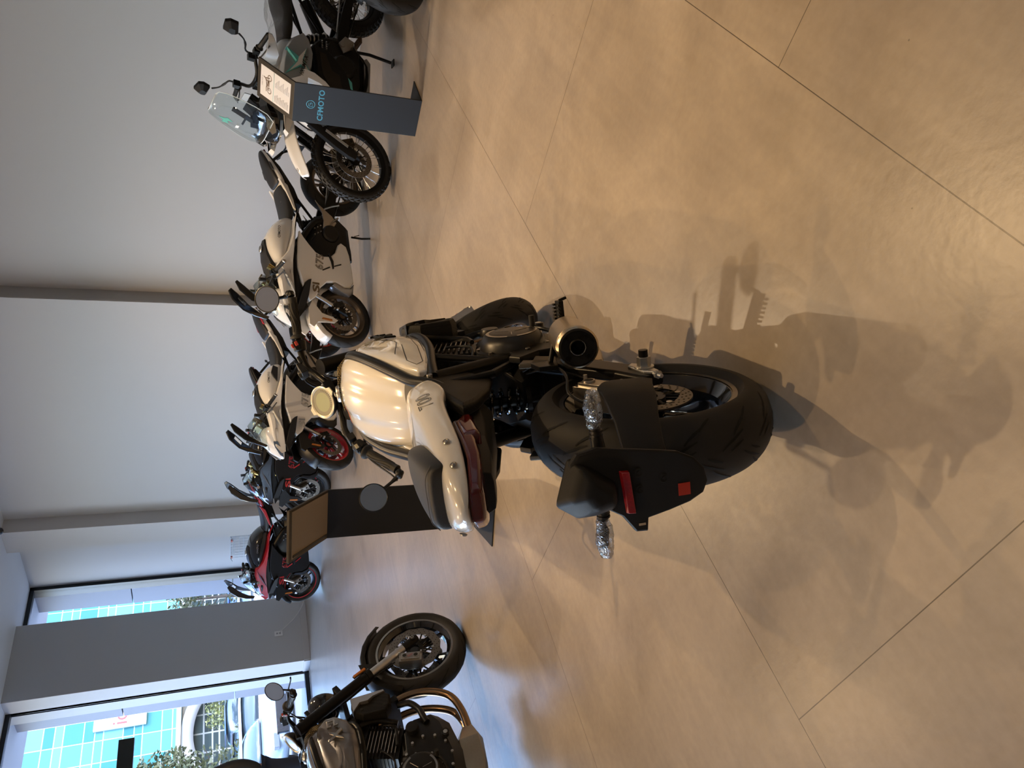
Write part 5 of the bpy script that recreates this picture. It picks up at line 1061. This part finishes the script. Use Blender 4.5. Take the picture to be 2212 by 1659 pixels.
# ceiling tracks and spotlights
def track(name, x, y0, y1, lab):
    g = G(); g.box((x, (y0 + y1) / 2, CEIL - .048), (.16, y1 - y0, .09)); g.box((x, (y0 + y1) / 2, CEIL - .095), (.05, y1 - y0, .006), 1); o = ob(name, g, [BLK, BLKG], None, bevel=.003); tag(o, lab, 'light track'); return o
WARM = (1.0, .66, .33); EM = mat('lamp_glow', (1, 1, 1), .5, emis=(1.0, .80, .52), es=30)
def spot(x, y, e, lab, aim=(0, 0), ang=150, col=WARM, blend=.7, rad_=.018):
    t = thing('track_spotlight', lab, 'spotlight', (x, y, CEIL - .09), (0, 0, 0), 'spotlights on the ceiling tracks')
    g = G(); g.cyl((0, 0, 0), (0, 0, -.05), .012, n=10); g.lathe([(0, -.05), (.045, -.05), (.05, -.06), (.05, -.165), (.043, -.165), (.040, -.15)], (0, 0, 0), (0, 0, 1), n=28); ob('housing', g, BLK, t)
    g = G(); g.lathe([(0, -.158), (.038, -.158)], (0, 0, 0), (0, 0, 1), n=24); ob('lamp', g, EM, t)
    ld = bpy.data.lights.new('spotlight_beam', 'SPOT'); ld.energy = e; ld.color = col; ld.spot_size = rad(ang); ld.spot_blend = blend; ld.shadow_soft_size = rad_
    lo = bpy.data.objects.new('spotlight_beam', ld); COL.objects.link(lo); lo.location = (x, y, CEIL - .09 - .17)
    lo.rotation_euler = Vector((aim[0], aim[1], -4)).to_track_quat('-Z', 'Y').to_euler()
track('light_track', -2.5, -3.5, 2.4, 'black ceiling light track nearest the windows'); track('light_track', .25, -3.5, 3.2, 'black ceiling light track over the viewer')
spot(-2.72, 1.48, 65, 'black spotlight near the far end of the window-side track', (1.5, 1.4), 110, blend=1.0); spot(-2.30, -.70, 95, 'black spotlight midway on the window-side track', (.6, 2.6), 110, blend=1.0)
spot(.12, 2.30, 72, 'black spotlight near the far end of the track over the viewer', (-1.4, .6), 110, blend=1.0); spot(.35, -2.5, 12, 'black spotlight at the near end of the track over the viewer', (-.6, 4.0), 90)
track('light_track', -5.4, 1.0, 5.2, 'black ceiling light track over the middle aisle'); spot(-5.4, 4.4, 150, 'black spotlight over the white sport motorcycles'); spot(-5.4, 1.6, 60, 'black spotlight over the middle aisle')
spot(-3.7, 4.5, 170, 'added black spotlight that brightens the floor before the row of motorcycles', (0, -.2), 110, col=(1, .74, .48))  # added lamp without a track, lifts the floor brightness before the row
spot(-1.4, 3.0, 250, 'black spotlight between the white roadster and the adventure motorcycle', (.15, -.1), 78, blend=1.0)
spot(2.9, -.6, 25, 'black spotlight far to the right, by the solid wall')

# ------------------------------------------------------------------ information stands
def stand(label, A, B, foot, bh, top, uz, logo, paper, back):
    A = Vector((*A, 0)); B = Vector((*B, 0)); e = (B - A).normalized(); w = (B - A).length
    n = Vector((e.y, -e.x, 0))
    if n.dot(Vector((*foot, 0))) < 0: n = -n
    t = thing('information_stand', label, 'information stand'); th = .012
    T = lambda u, v, z: A + e * u + n * v + Vector((0, 0, z))
    def slab(g, c, th_, nv, m=0): g.loft([[p for p in c], [p + nv * th_ for p in c]], m)
    black = mat('stand_black_steel', (.010, .0125, .017), .5, .2, bump=.08, nscale=500) if not label.startswith('pale') else mat('stand_pale_steel', (.33, .30, .25), .5, .2)
    g = G(); slab(g, [T(0, 0, .006), T(w, 0, .006), T(w, 0, bh), T(0, 0, bh)], th, n); ob('upright_board', g, black, t, bevel=.0015)
    g = G(); slab(g, [T(0, 0, 0.001), T(w, 0, 0.001), T(w, .31, 0.001), T(0, .31, 0.001)], .006, Vector((0, 0, 1))); ob('foot_plate', g, black, t, bevel=.001)
    p0, p1 = T(0, 0, bh), T(w, 0, bh); q0, q1 = T(0, top, uz), T(w, top, uz); up = (q0 - p0).normalized(); pn = e.cross(up).normalized()
    if pn.z < 0: pn = -pn
    g = G(); slab(g, [p0, p1, q1, q0], -.014, pn); top_ = ob('reading_panel', g, mat('panel_bronze_black', (.035, .028, .020), .45, .3), t, bevel=.0015)
    Lh = (q0 - p0).length; P = lambda u, v, h=0: p0 + e * u + up * v + pn * h
    if paper:
        g = G(); slab(g, [P(.032, .035), P(w - .032, .035), P(w - .032, Lh - .035), P(.032, Lh - .035)], .0012, pn); sh = ob('information_sheet', g, mat('white_paper', (.72, .69, .66), .5, coat=.3), top_)
        x_ = e if e.cross(up).dot(pn) > 0 else -e; mid = w / 2
        ink = mat('grey_ink', (.22, .20, .20), .6); pk = mat('motorcycle_print', (.20, .14, .10), .6); tl = mat('teal_ink', (.25, .50, .48), .6)
        fr = lambda v, du=0: frame(P(mid, v, .0014) + x_ * du, x_, up)
        text('sheet_title', '1000 MT-X', .016, ink, sh, fr(Lh - .055, -.0), .0001)
        g = G(); cw = P(mid, Lh * .66, .0014)
        for du in (-.045, .045):
            c_ = cw + x_ * du; c0 = Vector(); pts = [c_ + x_ * (.019 * cos(a)) + up * (.019 * sin(a)) for a in [2 * pi * k / 24 for k in range(24)]]; g.strip(pts + [pts[0]], .006, pn, 0)
        for pl in ([(-.045, 0), (-.02, .028), (.02, .035), (.032, .04), (.045, 0)], [(-.06, .03), (-.03, .032), (-.01, .026), (.012, .034), (.03, .045), (.034, .062)], [(-.02, .005), (.02, .002), (.022, .03)], [(-.02, .02), (.0, .018), (.02, .018)], [(-.018, .012), (.018, .010)]): g.strip([cw + x_ * a + up * b_ for a, b_ in pl], .008, pn, 0)
        ob('motorcycle_picture', g, pk, sh, solid=.0003)
        g = G(); g.strip([P(.035, Lh * .545, .0014), P(w - .035, Lh * .545, .0014)], .004, pn); ob('teal_rule', g, tl, sh, solid=.0003)
        g = G(); g2 = G()
        for k in range(13):
            v = Lh * .50 - k * .0115
            g.strip([P(mid, v, .0014) + x_ * -(w / 2 - .045), P(mid, v, .0014) + x_ * -(w / 2 - .045 - .045 - .02 * ((k * 7) % 3) / 3)], .0035, pn)
            g2.strip([P(mid, v, .0014) + x_ * .01, P(mid, v, .0014) + x_ * (.04 + .045 * ((k * 5) % 4) / 4)], .0030, pn)
        ob('text_rows', g, ink, sh, solid=.0003); ob('text_rows', g2, ink, sh, solid=.0003)
    if back:
        g = G(); slab(g, [P(.012, .008, -.014), P(w - .03, .008, -.014), P(w - .012, Lh - .02, -.014), P(.012, Lh - .02, -.014)], -.002, pn); ob('cardboard_back', g, mat('tan_hardboard', (.24, .185, .125), .7, noise=.06, nscale=200), top_)
        g = G(); slab(g, [P(w - .03, .02, -.0145), P(w - .018, .02, -.0145), P(w - .018, Lh - .03, -.0145), P(w - .03, Lh - .03, -.0145)], -.004, pn, 0); ob('clamp_strip', g, BLK, top_)
    if logo:
        xx = e if e.cross(Vector((0, 0, 1))).dot(-n) > 0 else -e; blue = mat('light_blue_lettering', (.06, .30, .46), .5)
        M = frame(T(w / 2, -.0006, bh - .185), xx, (0, 0, 1)); text('brand_lettering', 'CFMOTO', .052, blue, t, M, .0006, .0012, space=1.05)
        g = G(); c_ = T(w / 2, -.001, bh - .115)
        for r in (.028,): pts = [c_ + xx * (r * cos(a)) + Vector((0, 0, r * sin(a))) for a in [2 * pi * k / 36 for k in range(37)]]; g.strip(pts, .005, n, 0)
        for pl in ([(.014, .012), (-.012, .012), (-.016, -.012), (.008, -.012)], [(-.002, .001), (.012, .001), (.008, -.012)]): g.strip([c_ + xx * a + Vector((0, 0, b_)) for a, b_ in pl], .005, n, 0)
        ob('round_emblem', g, blue, t, solid=.0006)
    return t
stand('black stand with light blue brand lettering beside the adventure motorcycle', (-1.955, 5.10), (-2.232, 5.118), (0, 1), .880, .31, 1.10, True, True, False)
stand('pale stand, only a corner of its foot in the top right corner of the photo', (.185, 1.33), (.345, 1.08), (-.84, -.54), .86, .30, 1.08, False, False, False)
stand('black stand seen from behind, tan board back, beside the white roadster', (-3.072, 2.500), (-3.300, 2.358), (.4, -1), .842, .28, 1.065, False, False, True)

# ------------------------------------------------------------------ motorcycles
def mirror_normals(q, wb, rake, trail, steer, cs, up=(.25, .25), side=(0, 0)):
    M = (Matrix.Translation((q[0], q[1], 0)) @ Matrix.Rotation(q[2], 4, 'Z') @ Matrix.Rotation(-q[3], 4, 'X')) @ steer_matrix(wb, trail, rake, steer); Mi = M.inverted(); out = []
    for c, u, s in zip(cs, up, side):
        d = (Mi @ Vector((0, 0, HC)) - Vector(c)).normalized(); upv = (Mi.to_3x3() @ Vector((0, 0, 1))); out.append((d + upv * u + Vector((0, s, 0))).normalized())
    return out
q = (-1.148, 1.183, 2.118, 0.204); mn = mirror_normals(q, 1.435, 24.5, .106, .682, ((1.066, -.440, 1.033), (1.05, .44, 1.072)), (.55, .12), (0, .25))
roadster('white naked roadster motorcycle with brown seat, nearest the viewer', q, .682, WHT, BRN, True, mn)
q = (-3.511, .646, 1.879, .239); mn = mirror_normals(q, 1.435, 24.5, .106, .04, ((1.066, -.440, 1.033), (1.05, .44, 1.072)), (.1, .1))
roadster('dark grey naked roadster motorcycle cut off by the bottom edge of the photo', q, .04, GRY, BRN, False, [Vector((-1, -.3, .5)), Vector((-1, .3, .5))])
adventure('white and grey adventure motorcycle with spoked wheels and plastic-wrapped seat', (-1.925, 6.916, -2.208, .237), .035)
W1 = dict(wheel=BRW, tank=WHT, tail=WHT, lower=WHT, spear=WHT, nose=WHT, text=BNZ, outl=BNZ, brand=DRK, decal=mat('pale_grey_decal', (.30, .31, .32), .4), mark=DRK, stripe=DRK, fork=GLD, fender=WHT, ring=BRW, caliper=ENG)
W2 = dict(W1, wheel=REDP, ring=REDP, text=mat('grey_outline_decal', (.30, .30, .30), .4), outl=MATS['grey_outline_decal'], mark=REDP, fender=BLK, style='y5', tankmark=True, duct=BLK)
B3 = dict(W1, wheel=BLK, ring=BLKG, tank=BLKG, tail=BLK, lower=BLK, spear=BLKG, nose=BLKG, text=REDP, outl=REDP, brand=STC, decal=GRY, mark=REDP, stripe=REDP, fork=GLD, fender=BLK, duct=BLK, caliper=STL, peg=BLKF, spring=STL)
R4 = dict(B3, tank=BLKG, tail=REDP, spear=REDP, lower=BLK, nose=BLKG, ring=REDP, text=REDP, outl=REDP, decal=DRK, fork=BLKF)
R4['wheel'] = BLK
def front_to_rear(fx, fy, yd, wb=1.40): y = rad(yd); return (fx - wb * cos(y), fy - wb * sin(y), y, .20)
sportbike('white sport motorcycle with bronze wheels, beside the adventure motorcycle', (-3.621, 6.77, -2.104, .264), .102, W1)
sportbike('white sport motorcycle with bright red front wheel', front_to_rear(-5.90, 5.35, -112), .39, W2)
sportbike('black sport motorcycle with small red lettering and black wheels', front_to_rear(-7.55, 6.20, -147), -.20, B3)
sportbike('red and black sport motorcycle, farthest in the row, by the window', front_to_rear(-9.28, 5.96, -150), .07, R4)
sportbike('black motorcycle of which only the front tyre enters the frame', front_to_rear(-1.36, 5.58, -118), .0, dict(B3, text=GRY, outl=GRY, stripe=GRY, mark=GRY))
# ------------------------------------------------------------------ visitor by the window
def skin(name, chain_pts, edges, m, parent, sub=2):
    me = bpy.data.meshes.new(name); me.from_pydata([p for p, r in chain_pts], edges, []); o = bpy.data.objects.new(name, me); COL.objects.link(o); me.materials.append(m); o.parent = parent
    s = o.modifiers.new('skin', 'SKIN'); s.use_smooth_shade = True
    for i, (p, r) in enumerate(chain_pts): me.skin_vertices[0].data[i].radius = (r if isinstance(r, tuple) else (r, r)); me.skin_vertices[0].data[i].use_root = (i == 0)
    b = o.modifiers.new('sub', 'SUBSURF'); b.levels = sub; b.render_levels = sub; return o
SKN = mat('skin', (.42, .25, .17), .5); JKT = mat('black_padded_jacket', (.008, .008, .009), .6, bump=.5, nscale=30); JNS = mat('dark_blue_denim', (.012, .020, .045), .8, bump=.3, nscale=300); HAIR = mat('dark_hair', (.01, .008, .007), .6)
pr_ = thing('person', 'person in black padded jacket and dark blue jeans standing by the window', 'person', (-8.95, 3.27, 0), (0, 0, rad(200)))
P = [((0, 0, .95), (.13, .11)), ((0, 0, 1.15), (.145, .115)), ((0, 0, 1.35), (.165, .11)), ((0, 0, 1.47), (.07, .07)), ((0, .01, 1.56), (.055, .055)), ((0, .02, 1.63), (.075, .095)), ((0, .02, 1.70), (.07, .09)),
     ((.17, 0, 1.40), .075), ((.25, .0, 1.15), .06), ((.16, .10, .94), .045), ((-.17, 0, 1.40), .075), ((-.25, 0, 1.15), .06), ((-.16, .10, .94), .045),
     ((.10, 0, .88), .095), ((.11, .01, .50), .065), ((.11, 0, .10), .045), ((.11, .12, .045), .040), ((-.10, 0, .88), .095), ((-.11, .01, .50), .065), ((-.11, 0, .10), .045), ((-.11, .12, .045), .040)]
E_ = [(0, 1), (1, 2), (2, 3), (3, 4), (4, 5), (5, 6), (2, 7), (7, 8), (8, 9), (2, 10), (10, 11), (11, 12), (0, 13), (13, 14), (14, 15), (15, 16), (0, 17), (17, 18), (18, 19), (19, 20)]
skin('body', P, E_, SKN, pr_)
JP = [((0, 0, .92), (.175, .14)), ((0, 0, 1.02), (.17, .14)), ((0, 0, 1.15), (.18, .145)), ((0, 0, 1.28), (.19, .14)), ((0, 0, 1.38), (.18, .125)), ((0, 0, 1.46), (.09, .085)),
      ((.18, 0, 1.395), .085), ((.235, 0, 1.27), .082), ((.262, .01, 1.13), .074), ((.25, .07, .98), .062), ((.17, .11, .95), .055), ((-.18, 0, 1.395), .085), ((-.235, 0, 1.27), .082), ((-.262, .01, 1.13), .074), ((-.25, .07, .98), .062), ((-.17, .11, .95), .055)]
skin('jacket', JP, [(0, 1), (1, 2), (2, 3), (3, 4), (4, 5), (4, 6), (6, 7), (7, 8), (8, 9), (9, 10), (4, 11), (11, 12), (12, 13), (13, 14), (14, 15)], JKT, pr_)
JE = [((0, 0, .93), (.155, .125)), ((.10, 0, .84), .112), ((.11, .01, .50), .085), ((.11, 0, .12), .072), ((-.10, 0, .84), .112), ((-.11, .01, .50), .085), ((-.11, 0, .12), .072)]
skin('jeans', JE, [(0, 1), (1, 2), (2, 3), (0, 4), (4, 5), (5, 6)], JNS, pr_)
g = G(); g.ball((0, .0, 1.69), (.088, .105, .095), 0, 18, 12); ob('hair', g, HAIR, pr_)
for s in (-1, 1):
    fs = [((s * .150, .112, .94), .028), ((s * .148, .125, .90), .026)]; ed = [(0, 1)]
    for k in range(4): i = len(fs); fs += [((s * (.142 - .004 * k), .080 + .018 * k, .865 - .003 * abs(k - 1)), .0095), ((s * .138, .082 + .018 * k, .835), .0085), ((s * .130, .083 + .017 * k, .815), .0075)]; ed += [(1, i), (i, i + 1), (i + 1, i + 2)]
    i = len(fs); fs += [((s * .132, .135, .895), .010), ((s * .126, .145, .865), .009)]; ed += [(1, i), (i, i + 1)]
    skin('hand', fs, ed, SKN, pr_, 1)
    g = G(); g.body([(0, [(0.001, 0), (.002, .01)])]) if False else g.ball((s * .11, .06, .045), (.048, .14, .045), 0, 14, 8); ob('shoe', g, BLE, pr_)
# face
g = G(); g.ball((0, .118, 1.625), (.012, .018, .02)); g.box((0, .112, 1.585), (.045, .006, .008), 1)
for s in (-1, 1): g.ball((s * .030, .103, 1.655), (.012, .008, .008), 1); g.ball((s * .082, .02, 1.64), (.012, .02, .03))
ob('face_features', g, [SKN, HAIR], pr_)

# ------------------------------------------------------------------ hanging display inside the window
t = thing('hanging_display', 'dark slim display hanging from the ceiling in front of the large window', 'display', (-10.4, 4.11, 2.445))
g = G(); g.box((0, 0, 0), (.06, .95, .18)); ob('screen_housing', g, mat('dark_green_black', (.008, .016, .017), .3), t, bevel=.004)
g = G(); g.cyl((0, -.35, .09), (0, -.35, CEIL - 2.445), .012, n=10); g.cyl((0, -.44, .09), (0, -.44, CEIL - 2.445), .012, n=10); ob('hanging_rod', g, BLKF, t)

# ------------------------------------------------------------------ outside
def slope(x): return -.12 if x > -13 else max(-.75, -.12 - (-13 - x) * .63 / 14)
g = G(); V = []; xs = [-12.0, -13.0, -27, -110]
for x in xs:
    for y in (-60, 110): V.append((x, y, slope(x)))
g.add(V, [(2 * i, 2 * i + 1, 2 * i + 3, 2 * i + 2) for i in range(len(xs) - 1)]); struct('ground', g, mat('pale_concrete_paving', (.17, .168, .165), .8, noise=.12, nscale=.6))
def facade_mat(name, px, pz, c1, c2, line, phx=0, phz=0, lw=.07):
    m = bpy.data.materials.new(name); m.use_nodes = True; nt = m.node_tree; N = nt.nodes.new; L = nt.links.new; b = nt.nodes['Principled BSDF']
    ge = N('ShaderNodeNewGeometry'); sp = N('ShaderNodeSeparateXYZ'); L(ge.outputs['Position'], sp.inputs[0])
    def ax(o, p, ph):
        a = N('ShaderNodeMath'); a.operation = 'MULTIPLY_ADD'; a.inputs[1].default_value = 1 / p; a.inputs[2].default_value = ph; L(o, a.inputs[0])
        f = N('ShaderNodeMath'); f.operation = 'FRACT'; L(a.outputs[0], f.inputs[0]); l = N('ShaderNodeMath'); l.operation = 'LESS_THAN'; l.inputs[1].default_value = lw / p; L(f.outputs[0], l.inputs[0])
        fl_ = N('ShaderNodeMath'); fl_.operation = 'FLOOR'; L(a.outputs[0], fl_.inputs[0]); return l.outputs[0], fl_.outputs[0]
    ly, cy = ax(sp.outputs[1], px, phx); lz, cz = ax(sp.outputs[2], pz, phz); lz2, cz2 = ax(sp.outputs[2], pz * 2, phz + .28)
    cb = N('ShaderNodeCombineXYZ'); L(cy, cb.inputs[0]); L(cz, cb.inputs[1]); L(cz2, cb.inputs[2]); wn_ = N('ShaderNodeTexWhiteNoise'); wn_.noise_dimensions = '3D'; L(cb.outputs[0], wn_.inputs['Vector'])
    mx = N('ShaderNodeMix'); mx.data_type = 'RGBA'; mx.inputs[6].default_value = (*c1, 1); mx.inputs[7].default_value = (*c2, 1); L(wn_.outputs[0], mx.inputs[0])
    m1 = N('ShaderNodeMath'); m1.operation = 'MAXIMUM'; L(ly, m1.inputs[0]); L(lz, m1.inputs[1]); m2 = N('ShaderNodeMath'); m2.operation = 'MAXIMUM'; L(m1.outputs[0], m2.inputs[0]); L(lz2, m2.inputs[1])
    mz = N('ShaderNodeMix'); mz.data_type = 'RGBA'; L(m2.outputs[0], mz.inputs[0]); L(mx.outputs[2], mz.inputs[6]); mz.inputs[7].default_value = (*line, 1); L(mz.outputs[2], b.inputs['Base Color']); b.inputs['Roughness'].default_value = .6; b.inputs['Specular IOR Level'].default_value = .15
    return m
GF = facade_mat('blue_green_curtain_wall', 1.62, 1.33, (.022, .12, .128), (.085, .23, .24), (.27, .34, .34))
PW = mat('white_render', (.21, .205, .19), .7); DG = facade_mat('dark_arched_glazing', 1.5, 1.15, (.008, .015, .015), (.02, .035, .033), (.2, .2, .18), lw=.12)
t = thing('glass_tower', 'tall blue-green glass office tower across the street', 'building', (-62, 34, -.75))
g = G(); g.box((-8, 0, 10.8), (16, 64, 12.2)); ob('curtain_wall', g, GF, t)
g = G(); g.box((.15, 0, 4.9), (.5, 64, .35)); g.box((-8, 0, 17.2), (17, 65, .6)); ob('ledge', g, PW, t)
g = G(); g.box((-8, -22, 2.4), (15, 19.9, 4.6)); g.box((-8, 24, 2.4), (15, 16, 4.6)); g.box((-8, 0, 4.45), (15, 64, .6)); ob('podium', g, PW, t)
g = G(); g.box((-7.6, -1, 2.4), (14, 23, 4.6)); ob('shop_glazing', g, DG, t)
g = G(); pts = []
for k in range(25):
    a = pi * k / 24; pts.append((.15, -7.2 + 4.6 * cos(a), .4 + 3.9 * sin(a)))
g.strip(pts, .9, (1, 0, 0)); g.box((.1, -12.1, 2.2), (.5, 1.4, 4.6)); g.box((.1, -2.2, 2.2), (.5, .9, 4.6)); g.box((.1, 8, 2.2), (.5, .9, 4.6)); ob('arch_surround', g, PW, t, solid=.25)
g = G(); g.box((.15, -4.55, 9.0), (.2, 2.4, 3.6)); sg_ = ob('sign_panel', g, mat('white_sign', (.5, .5, .5), .5), t)
M = frame((.27, -5.0, 9.0), (0, 1, 0), (0, 0, 1)); text('sign_lettering', 'io', 1.5, mat('red_sign_letters', (.6, .03, .03), .5), sg_, M, .02)

def car(name, label, cat, loc, rz, body, L_=4.4, W_=1.8, H_=1.45, suv=False):
    t = thing(name, label, cat, loc, (0, 0, rz)); hb = .95 if suv else .85; h = L_ / 2; w = W_ / 2
    def s(x, zt, ww): return (x, [(ww * .8, .22), (ww, .32), (ww, zt - .18), (ww * .93, zt - .05), (ww * .7, zt), (0, zt + .01)])
    g = G(); g.body([s(-h, hb * .85, w * .86), s(-h + .12, hb, w * .95), s(-h * .5, hb + .02, w), s(0, hb + .02, w), s(h * .45, hb, w), s(h - .25, hb * .82, w * .94), s(h, hb * .62, w * .8)]); bo = ob('car_body', g, body, t, sub=1)
    def c(x, zt, ww): return (x, [(ww, hb - .06), (ww * .97, hb + .02), (ww * .82, zt - .04), (ww * .6, zt), (0, zt + .02)])
    g = G(); g.body([c(-h + (.15 if suv else .55), hb + .05, w * .92), c(-h + (.35 if suv else 1.0), H_ - .06, w * .95), c(-.1, H_, w * .96), c(h * .22, H_ - .05, w * .95), c(h * .55, hb + .04, w * .9)]); ob('cabin_glass', g, mat('car_glass', (.03, .05, .06), .06, coat=1.0), bo, sub=1)
    g = G(); g.body([(-h + (.45 if suv else 1.05), [(w * .78, H_ - .05), (w * .55, H_ + .005), (0, H_ + .02)]), (-.1, [(w * .80, H_ - .02), (w * .6, H_ + .025), (0, H_ + .04)]), (h * .20, [(w * .78, H_ - .06), (w * .55, H_ - .02), (0, H_ - .005)])]); ob('roof', g, body, bo)
    for x in (-h * .62, h * .62):
        for sy in (-1, 1):
            g = G(); r = .33 if not suv else .36; g.lathe([(.2, -.10), (r - .03, -.11), (r, -.07), (r, .07), (r - .03, .11), (.2, .10)], (x, sy * (w - .10), r), (0, 1, 0), n=28)
            g.lathe([(0, .10), (.06, .10), (.07, .06), (.2, .09), (.21, .0)], (x, sy * (w - .10), r), (0, sy, 0), n=20, m=1)
            for k in range(5): g.cyl((x, sy * (w + .005), r), (x + .2 * cos(k * 1.2566), sy * (w + .0), r + .2 * sin(k * 1.2566)), .022, n=5, m=1)
            ob('wheel', g, [RUB, ALU], t)
    g = G()
    for sy in (-1, 1): g.box((-h + .02, sy * w * .72, hb * .78), (.08, .34, .14))
    ob('tail_lamp', g, mat('tail_lamp_red', (.55, .02, .04), .2, coat=1), bo, bevel=.01); g = G()
    for sy in (-1, 1): g.box((h - .10, sy * w * .66, hb * .66), (.12, .36, .13))
    ob('head_lamp', g, LMP, bo, bevel=.01)
    g = G(); g.box((h - .015, 0, hb * .48), (.06, .95, .26)); g.box((-h - .01, 0, hb * .62), (.02, .42, .11), 1); ob('grille', g, [BLKG, mat('number_plate', (.6, .6, .6), .5)], bo, bevel=.006)
    return t
def at(px, py, x):   # a floor-plan spot from a direction in the photograph, at true depth x
    u = 829.5 - py; v = px - 1106.0; d = Vector(_r) * u + Vector(_d) * v + Vector(_w) * 1569.7; k = x / d.x; return (d.x * k, d.y * k)
def put(px, py, x): X, Y = at(px, py, x); return (X, Y, slope(x))
car('car', 'dark blue sport utility car parked across the street', 'car', put(510, 1535, -46), rad(100), mat('dark_blue_car_paint', (.012, .035, .09), .35, .3, coat=.25), 4.6, 1.9, 1.7, True)
car('car', 'grey-black sedan seen from behind with red tail lamps', 'car', put(515, 1612, -41), rad(160), mat('black_car_paint', (.05, .055, .075), .35, .3, coat=.25), 4.6, 1.8, 1.45)
car('car', 'blue car seen through the narrow window by the corner', 'car', put(510, 1290, -44), rad(-80), mat('blue_car_paint', (.03, .07, .30), .35, .3, coat=.25))
car('car', 'white car parked close outside, behind the roadster mirror', 'car', put(590, 1508, -24), rad(75), mat('white_car_paint', (.30, .31, .33), .35, coat=.25), 4.7, 1.9, 1.35)
car('car', 'pale blue car with a black grille facing the showroom', 'car', put(600, 1652, -20), rad(8), mat('pale_blue_car_paint', (.22, .28, .33), .35, .2, coat=.25), 4.5, 1.9, 1.3)
car('car', 'white car seen beyond the red motorcycle in the narrow window', 'car', put(560, 1300, -27), rad(110), MATS['white_car_paint'], 4.5, 1.85, 1.35)
LEAF = mat('olive_green_leaves', (.05, .056, .014), .6, noise=.4, nscale=4); LEAFY = mat('yellow_green_leaves', (.13, .135, .03), .6, noise=.4, nscale=6); BARK = mat('bark', (.07, .05, .035), .9)
def tree(label, loc, h, r, m, cone=.5, n=1500, z0=.25, ls=.13, seed=1):
    rnd = random.Random(seed); t = thing('tree', label, 'tree', loc); g = G(); g.tube([(0, 0, -.1), (.03, .02, h * .45), (0, 0, h * .85)], [.16, .09, .03], 10)
    for k in range(9): a = k * 2.4; zz = h * (.25 + .06 * k); g.tube([(0, 0, zz), (r * .6 * cos(a), r * .6 * sin(a), zz + h * .1)], [.04, .012], 6)
    ob('trunk', g, BARK, t); g = G()
    clumps = []
    for k in range(40): u = rnd.random() ** .8; zz = h * (z0 + (1 - z0) * u); rr = r * (1 - cone * u) * (.35 + .65 * rnd.random() ** .5); a = rnd.random() * 2 * pi; clumps.append((rr * cos(a) * .85, rr * sin(a) * .85, zz))
    for i in range(n):
        c_ = rnd.choice(clumps); d = Vector((rnd.gauss(0, 1), rnd.gauss(0, 1), rnd.gauss(0, 1))).normalized() * (r * .34 * rnd.random() ** .33); p = Vector(c_) + d
        u = Vector((rnd.gauss(0, 1), rnd.gauss(0, 1), rnd.gauss(0, .7))).normalized(); v = u.cross(Vector((rnd.gauss(0, 1), rnd.gauss(0, 1), rnd.gauss(0, 1)))).normalized(); s_ = ls * rnd.uniform(.6, 1.3)
        g.add([p - u * s_, p + v * s_ * .45, p + u * s_, p - v * s_ * .45], [(0, 1, 2, 3)])
    ob('foliage', g, m, t); return t
tree('bushy olive green tree outside the large window', put(520, 1665, -33), 5.0, 2.1, LEAF, .65, 2600, .12, .14, 3)
tree('rounded green tree seen in the narrow corner window', put(520, 1285, -40), 4.2, 1.9, LEAF, .2, 2200, .2, .14, 5)
tree('small yellow-green bush in front of the arched building', put(500, 1538, -54), 2.6, 1.1, LEAFY, .2, 700, .35, .12, 8)
# ------------------------------------------------------------------ no desk is built for the long shadow
